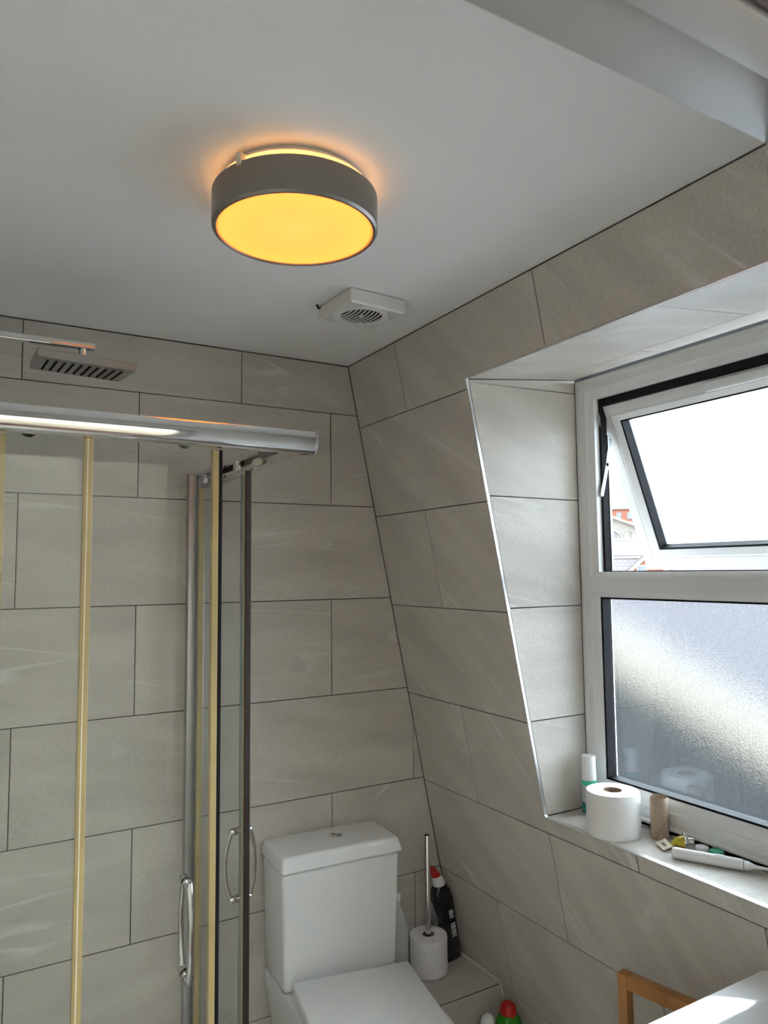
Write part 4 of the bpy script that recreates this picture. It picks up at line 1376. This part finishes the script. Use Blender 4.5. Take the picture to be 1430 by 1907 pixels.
# tall brick block with stone cornice
bk1 = out_thing('brick_building', 'tall red brick building with pale stone cornice on the skyline', 'building', 150)
bm = B(); box(bm, -14, 3.6, 0, 12, 0, up(11.6)); link('wall', bm, M_BRICK, bk1, smooth=0)
bm = B(); box(bm, -14.3, 3.9, -0.5, 12.3, up(11.6), up(12.2)); box(bm, -14.1, 3.7, -0.25, 12.1, up(12.2), up(12.6)); link('cornice', bm, M_STONE, bk1, smooth=0)
bm = B(); box(bm, -14, 3.6, 0, 12, up(12.6), up(13.3)); link('parapet', bm, M_STONE, bk1, smooth=0)
bm = B(); box(bm, -1.6, 0.3, 0.5, 4, up(12.9), up(13.5)); link('roof_box', bm, M_STONE, bk1, smooth=0)
bm = B(); box(bm, -14, 3.6, -0.06, 0, up(8.9), up(9.2)); link('string_course', bm, M_STONE, bk1, smooth=0)
for a in (-11.0, -8.8, -5.1, -3.35, -1.25, 0.58, 2.6):
    bm = B(); box(bm, a - 0.48, a + 0.48, -0.12, 0.02, up(9.6), up(11.0)); w_ = link('window', bm, M_STONE, bk1, smooth=0)
    bm = B(); box(bm, a - 0.36, a + 0.36, -0.16, -0.1, up(9.7), up(10.9)); link('pane', bm, M_WINGLASS, w_, smooth=0)

# stone gable with the big arched window
sg = out_thing('stone_gable', 'pale stone pedimented front with a semicircular arched window', 'building', 140)
ga, gb_ = -0.98, 9.3
prf = [(-6.5, -10), (4.4, -10), (4.4, 7.1), (ga, gb_), (-6.5, 7.0)]
bm = B(); prism(bm, [(a, 0, up(b) if b > -9.9 else 0) for a, b in prf], (0, 7, 0)); link('wall', bm, M_STONE, sg, smooth=0)
for sgn in (1, -1):
    x1 = ga + sgn * 5.7
    bm = B(); prism(bm, [(ga, -0.7, up(9.35)), (x1, -0.7, up(7.05)), (x1, -0.7, up(7.45)), (ga, -0.7, up(9.85))], (0, 0.9, 0)); link('raking_cornice', bm, M_STONE, sg, smooth=0)
ac, ab, ar = -0.95, 5.2, 2.05
bm = B()
o1 = [(ac + ar * math.cos(PI * k / 24), -0.35, up(ab + ar * math.sin(PI * k / 24))) for k in range(25)]
i1 = [(ac + (ar - 0.35) * math.cos(PI * k / 24), -0.35, up(ab + (ar - 0.35) * math.sin(PI * k / 24))) for k in range(25)]
for k in range(24):
    prism(bm, [o1[k], o1[k + 1], i1[k + 1], i1[k]], (0, 0.5, 0))
link('arch_surround', bm, M_STONE, sg, smooth=0)
for lo_, hi_ in ((-0.75, 0.75), (-1.6, -1.05), (1.05, 1.6)):
    pts = [(ac + lo_, up(ab))]
    for k in range(9):
        x = lo_ + (hi_ - lo_) * k / 8
        pts.append((ac + x, up(ab + math.sqrt(max((ar - 0.42) ** 2 - x * x, 0.01)))))
    pts.append((ac + hi_, up(ab)))
    bm = B(); prism(bm, [(p[0], -0.10, p[1]) for p in pts], (0, 0.15, 0)); w_ = link('arched_light', bm, M_WINGLASS, sg, smooth=0)
    if lo_ == -0.75:
        for x in (-0.25, 0.25):
            bm = B(); box(bm, ac + x - 0.05, ac + x + 0.05, -0.16, -0.10, up(ab), up(ab + 1.5)); link('mullion', bm, M_STONE, w_, smooth=0)
        bm = B(); box(bm, ac - 0.75, ac + 0.75, -0.16, -0.10, up(ab + 0.7), up(ab + 0.8)); link('transom', bm, M_STONE, w_, smooth=0)
bm = B(); box(bm, 2.6, 3.6, -0.25, 0, up(5.0), up(6.9)); box(bm, 2.4, 3.8, -0.35, 0, up(6.6), up(6.9)); link('pier', bm, M_STONE, sg, smooth=0)


def house(name, label, D, al, a_left, b_ridge, b_eave, w, ln, over=0.0):
    """gabled house: near-left eave corner at (a, b_eave); ridge recedes at angle al"""
    t = out_thing(name, label, 'house', D, al)
    hgt = up(b_ridge); he = up(b_eave)
    bm = B(); prism(bm, [(0, 0, 0), (0, 2 * w, 0), (0, 2 * w, he), (0, w, hgt), (0, 0, he)], (ln, 0, 0)); link('wall', bm, M_BRICKN, t, smooth=0)
    for s in (0, 1):
        bm = B()
        ya, yb = (-0.25, w) if s == 0 else (2 * w + 0.25, w)
        zd = (hgt - he) / w * 0.25
        prism(bm, [(-0.15, ya, he - zd + 0.05), (ln + 0.15, ya, he - zd + 0.05), (ln + 0.15, yb, hgt + 0.05), (-0.15, yb, hgt + 0.05)], (0, 0, 0.15)); link('roof_slope', bm, M_SLATE, t, smooth=0)
        bm = B()
        prism(bm, [(-0.22, ya, he - zd - 0.05), (-0.22, ya, he - zd + 0.22), (-0.22, yb, hgt + 0.22), (-0.22, yb, hgt - 0.05)], (0.12, 0, 0)); link('verge', bm, M_COPE, t, smooth=0)
    bm = B(); box(bm, -0.2, ln + 0.2, w - 0.12, w + 0.12, hgt + 0.12, hgt + 0.30); link('ridge', bm, M_COPE, t, smooth=0)
    return t


hA = house('slate_roof_house', 'slate-roofed house with an orange brick gable below the stone front', 80, math.radians(35), -0.5, 2.97, 1.42, 1.9, 9)
hA.location = hA.location + RT_ * (-0.45)
# nearer roof with a front gable
hB = out_thing('gabled_house', 'nearest slate roof with a red brick gable and pale bargeboards', 'house', 50)
bm = B(); box(bm, -7, 12, -6.4, 7, 0, up(-8.6)); link('wall', bm, M_BRICKN, hB, smooth=0)
bm = B(); prism(bm, [(-7, -7.4, up(-9.2)), (12, -7.4, up(-9.2)), (12, 3.6, up(0.66)), (-7, 3.6, up(0.66))], (0, 0, 0.14)); link('roof_slope', bm, M_SLATE, hB, smooth=0)
bm = B(); prism(bm, [(-7, 7.4, up(-2.75)), (12, 7.4, up(-2.75)), (12, 3.6, up(0.66)), (-7, 3.6, up(0.66))], (0, 0, 0.14)); link('roof_slope', bm, M_SLATE, hB, smooth=0)
bm = B(); box(bm, -7, 12, 3.45, 3.75, up(0.72), up(0.86)); link('ridge', bm, M_COPE, hB, smooth=0)
gx, gz, gy = 1.95, 1.06, 2.2
bm = B(); prism(bm, [(gx - 1.7, gy, up(-0.62)), (gx + 1.7, gy, up(-0.62)), (gx, gy, up(gz - 0.1))], (0, 1.5, 0)); link('gable_wall', bm, M_BRICKN, hB, smooth=0)
for s in (-1, 1):
    bm = B(); prism(bm, [(gx, gy - 0.12, up(gz)), (gx, gy - 0.12, up(gz - 0.30)), (gx + s * 1.9, gy - 0.12, up(-0.98)), (gx + s * 1.9, gy - 0.12, up(-0.68))], (0, 0.2, 0)); link('bargeboard', bm, M_COPE, hB, smooth=0)
    bm = B(); prism(bm, [(gx, gy - 0.1, up(gz + 0.02)), (gx + s * 1.9, gy - 0.1, up(-0.66)), (gx + s * 1.9, gy + 1.8, up(-0.66)), (gx, gy + 1.8, up(gz + 0.02))], (0, 0, 0.1)); link('gable_roof', bm, M_SLATE, hB, smooth=0)
bm = B(); box(bm, gx - 0.75, gx - 0.05, gy - 0.08, gy + 0.02, up(-0.5), up(0.25)); w_ = link('window', bm, M_COPE, hB, smooth=0)
bm = B(); box(bm, gx - 0.65, gx - 0.15, gy - 0.12, gy - 0.07, up(-0.42), up(0.17)); link('pane', bm, M_WINGLASS, w_, smooth=0)

# neighbouring roof end close below: sloping cream coping over dark slates
nb = out_thing('neighbour_roof', 'dark neighbouring roof end with sloping cream coping behind frosted glass', 'roof', 9)
s0, s1 = (-2.2, 0.59), (3.4, -2.83)
bm = B(); prism(bm, [(s0[0], 0.3, 0), (s1[0], 0.3, 0), (s1[0], 0.3, up(s1[1] - 0.55)), (s0[0], 0.3, up(s0[1] - 0.55))], (0, 0.5, 0)); link('slate_end', bm, M_SLATED, nb, smooth=0)
bm = B(); prism(bm, [(s0[0], 0.0, up(s0[1] - 0.52)), (s1[0], 0.0, up(s1[1] - 0.52)), (s1[0], 0.0, up(s1[1])), (s0[0], 0.0, up(s0[1]))], (0, 1.0, 0)); link('coping', bm, M_COPE, nb, smooth=0)
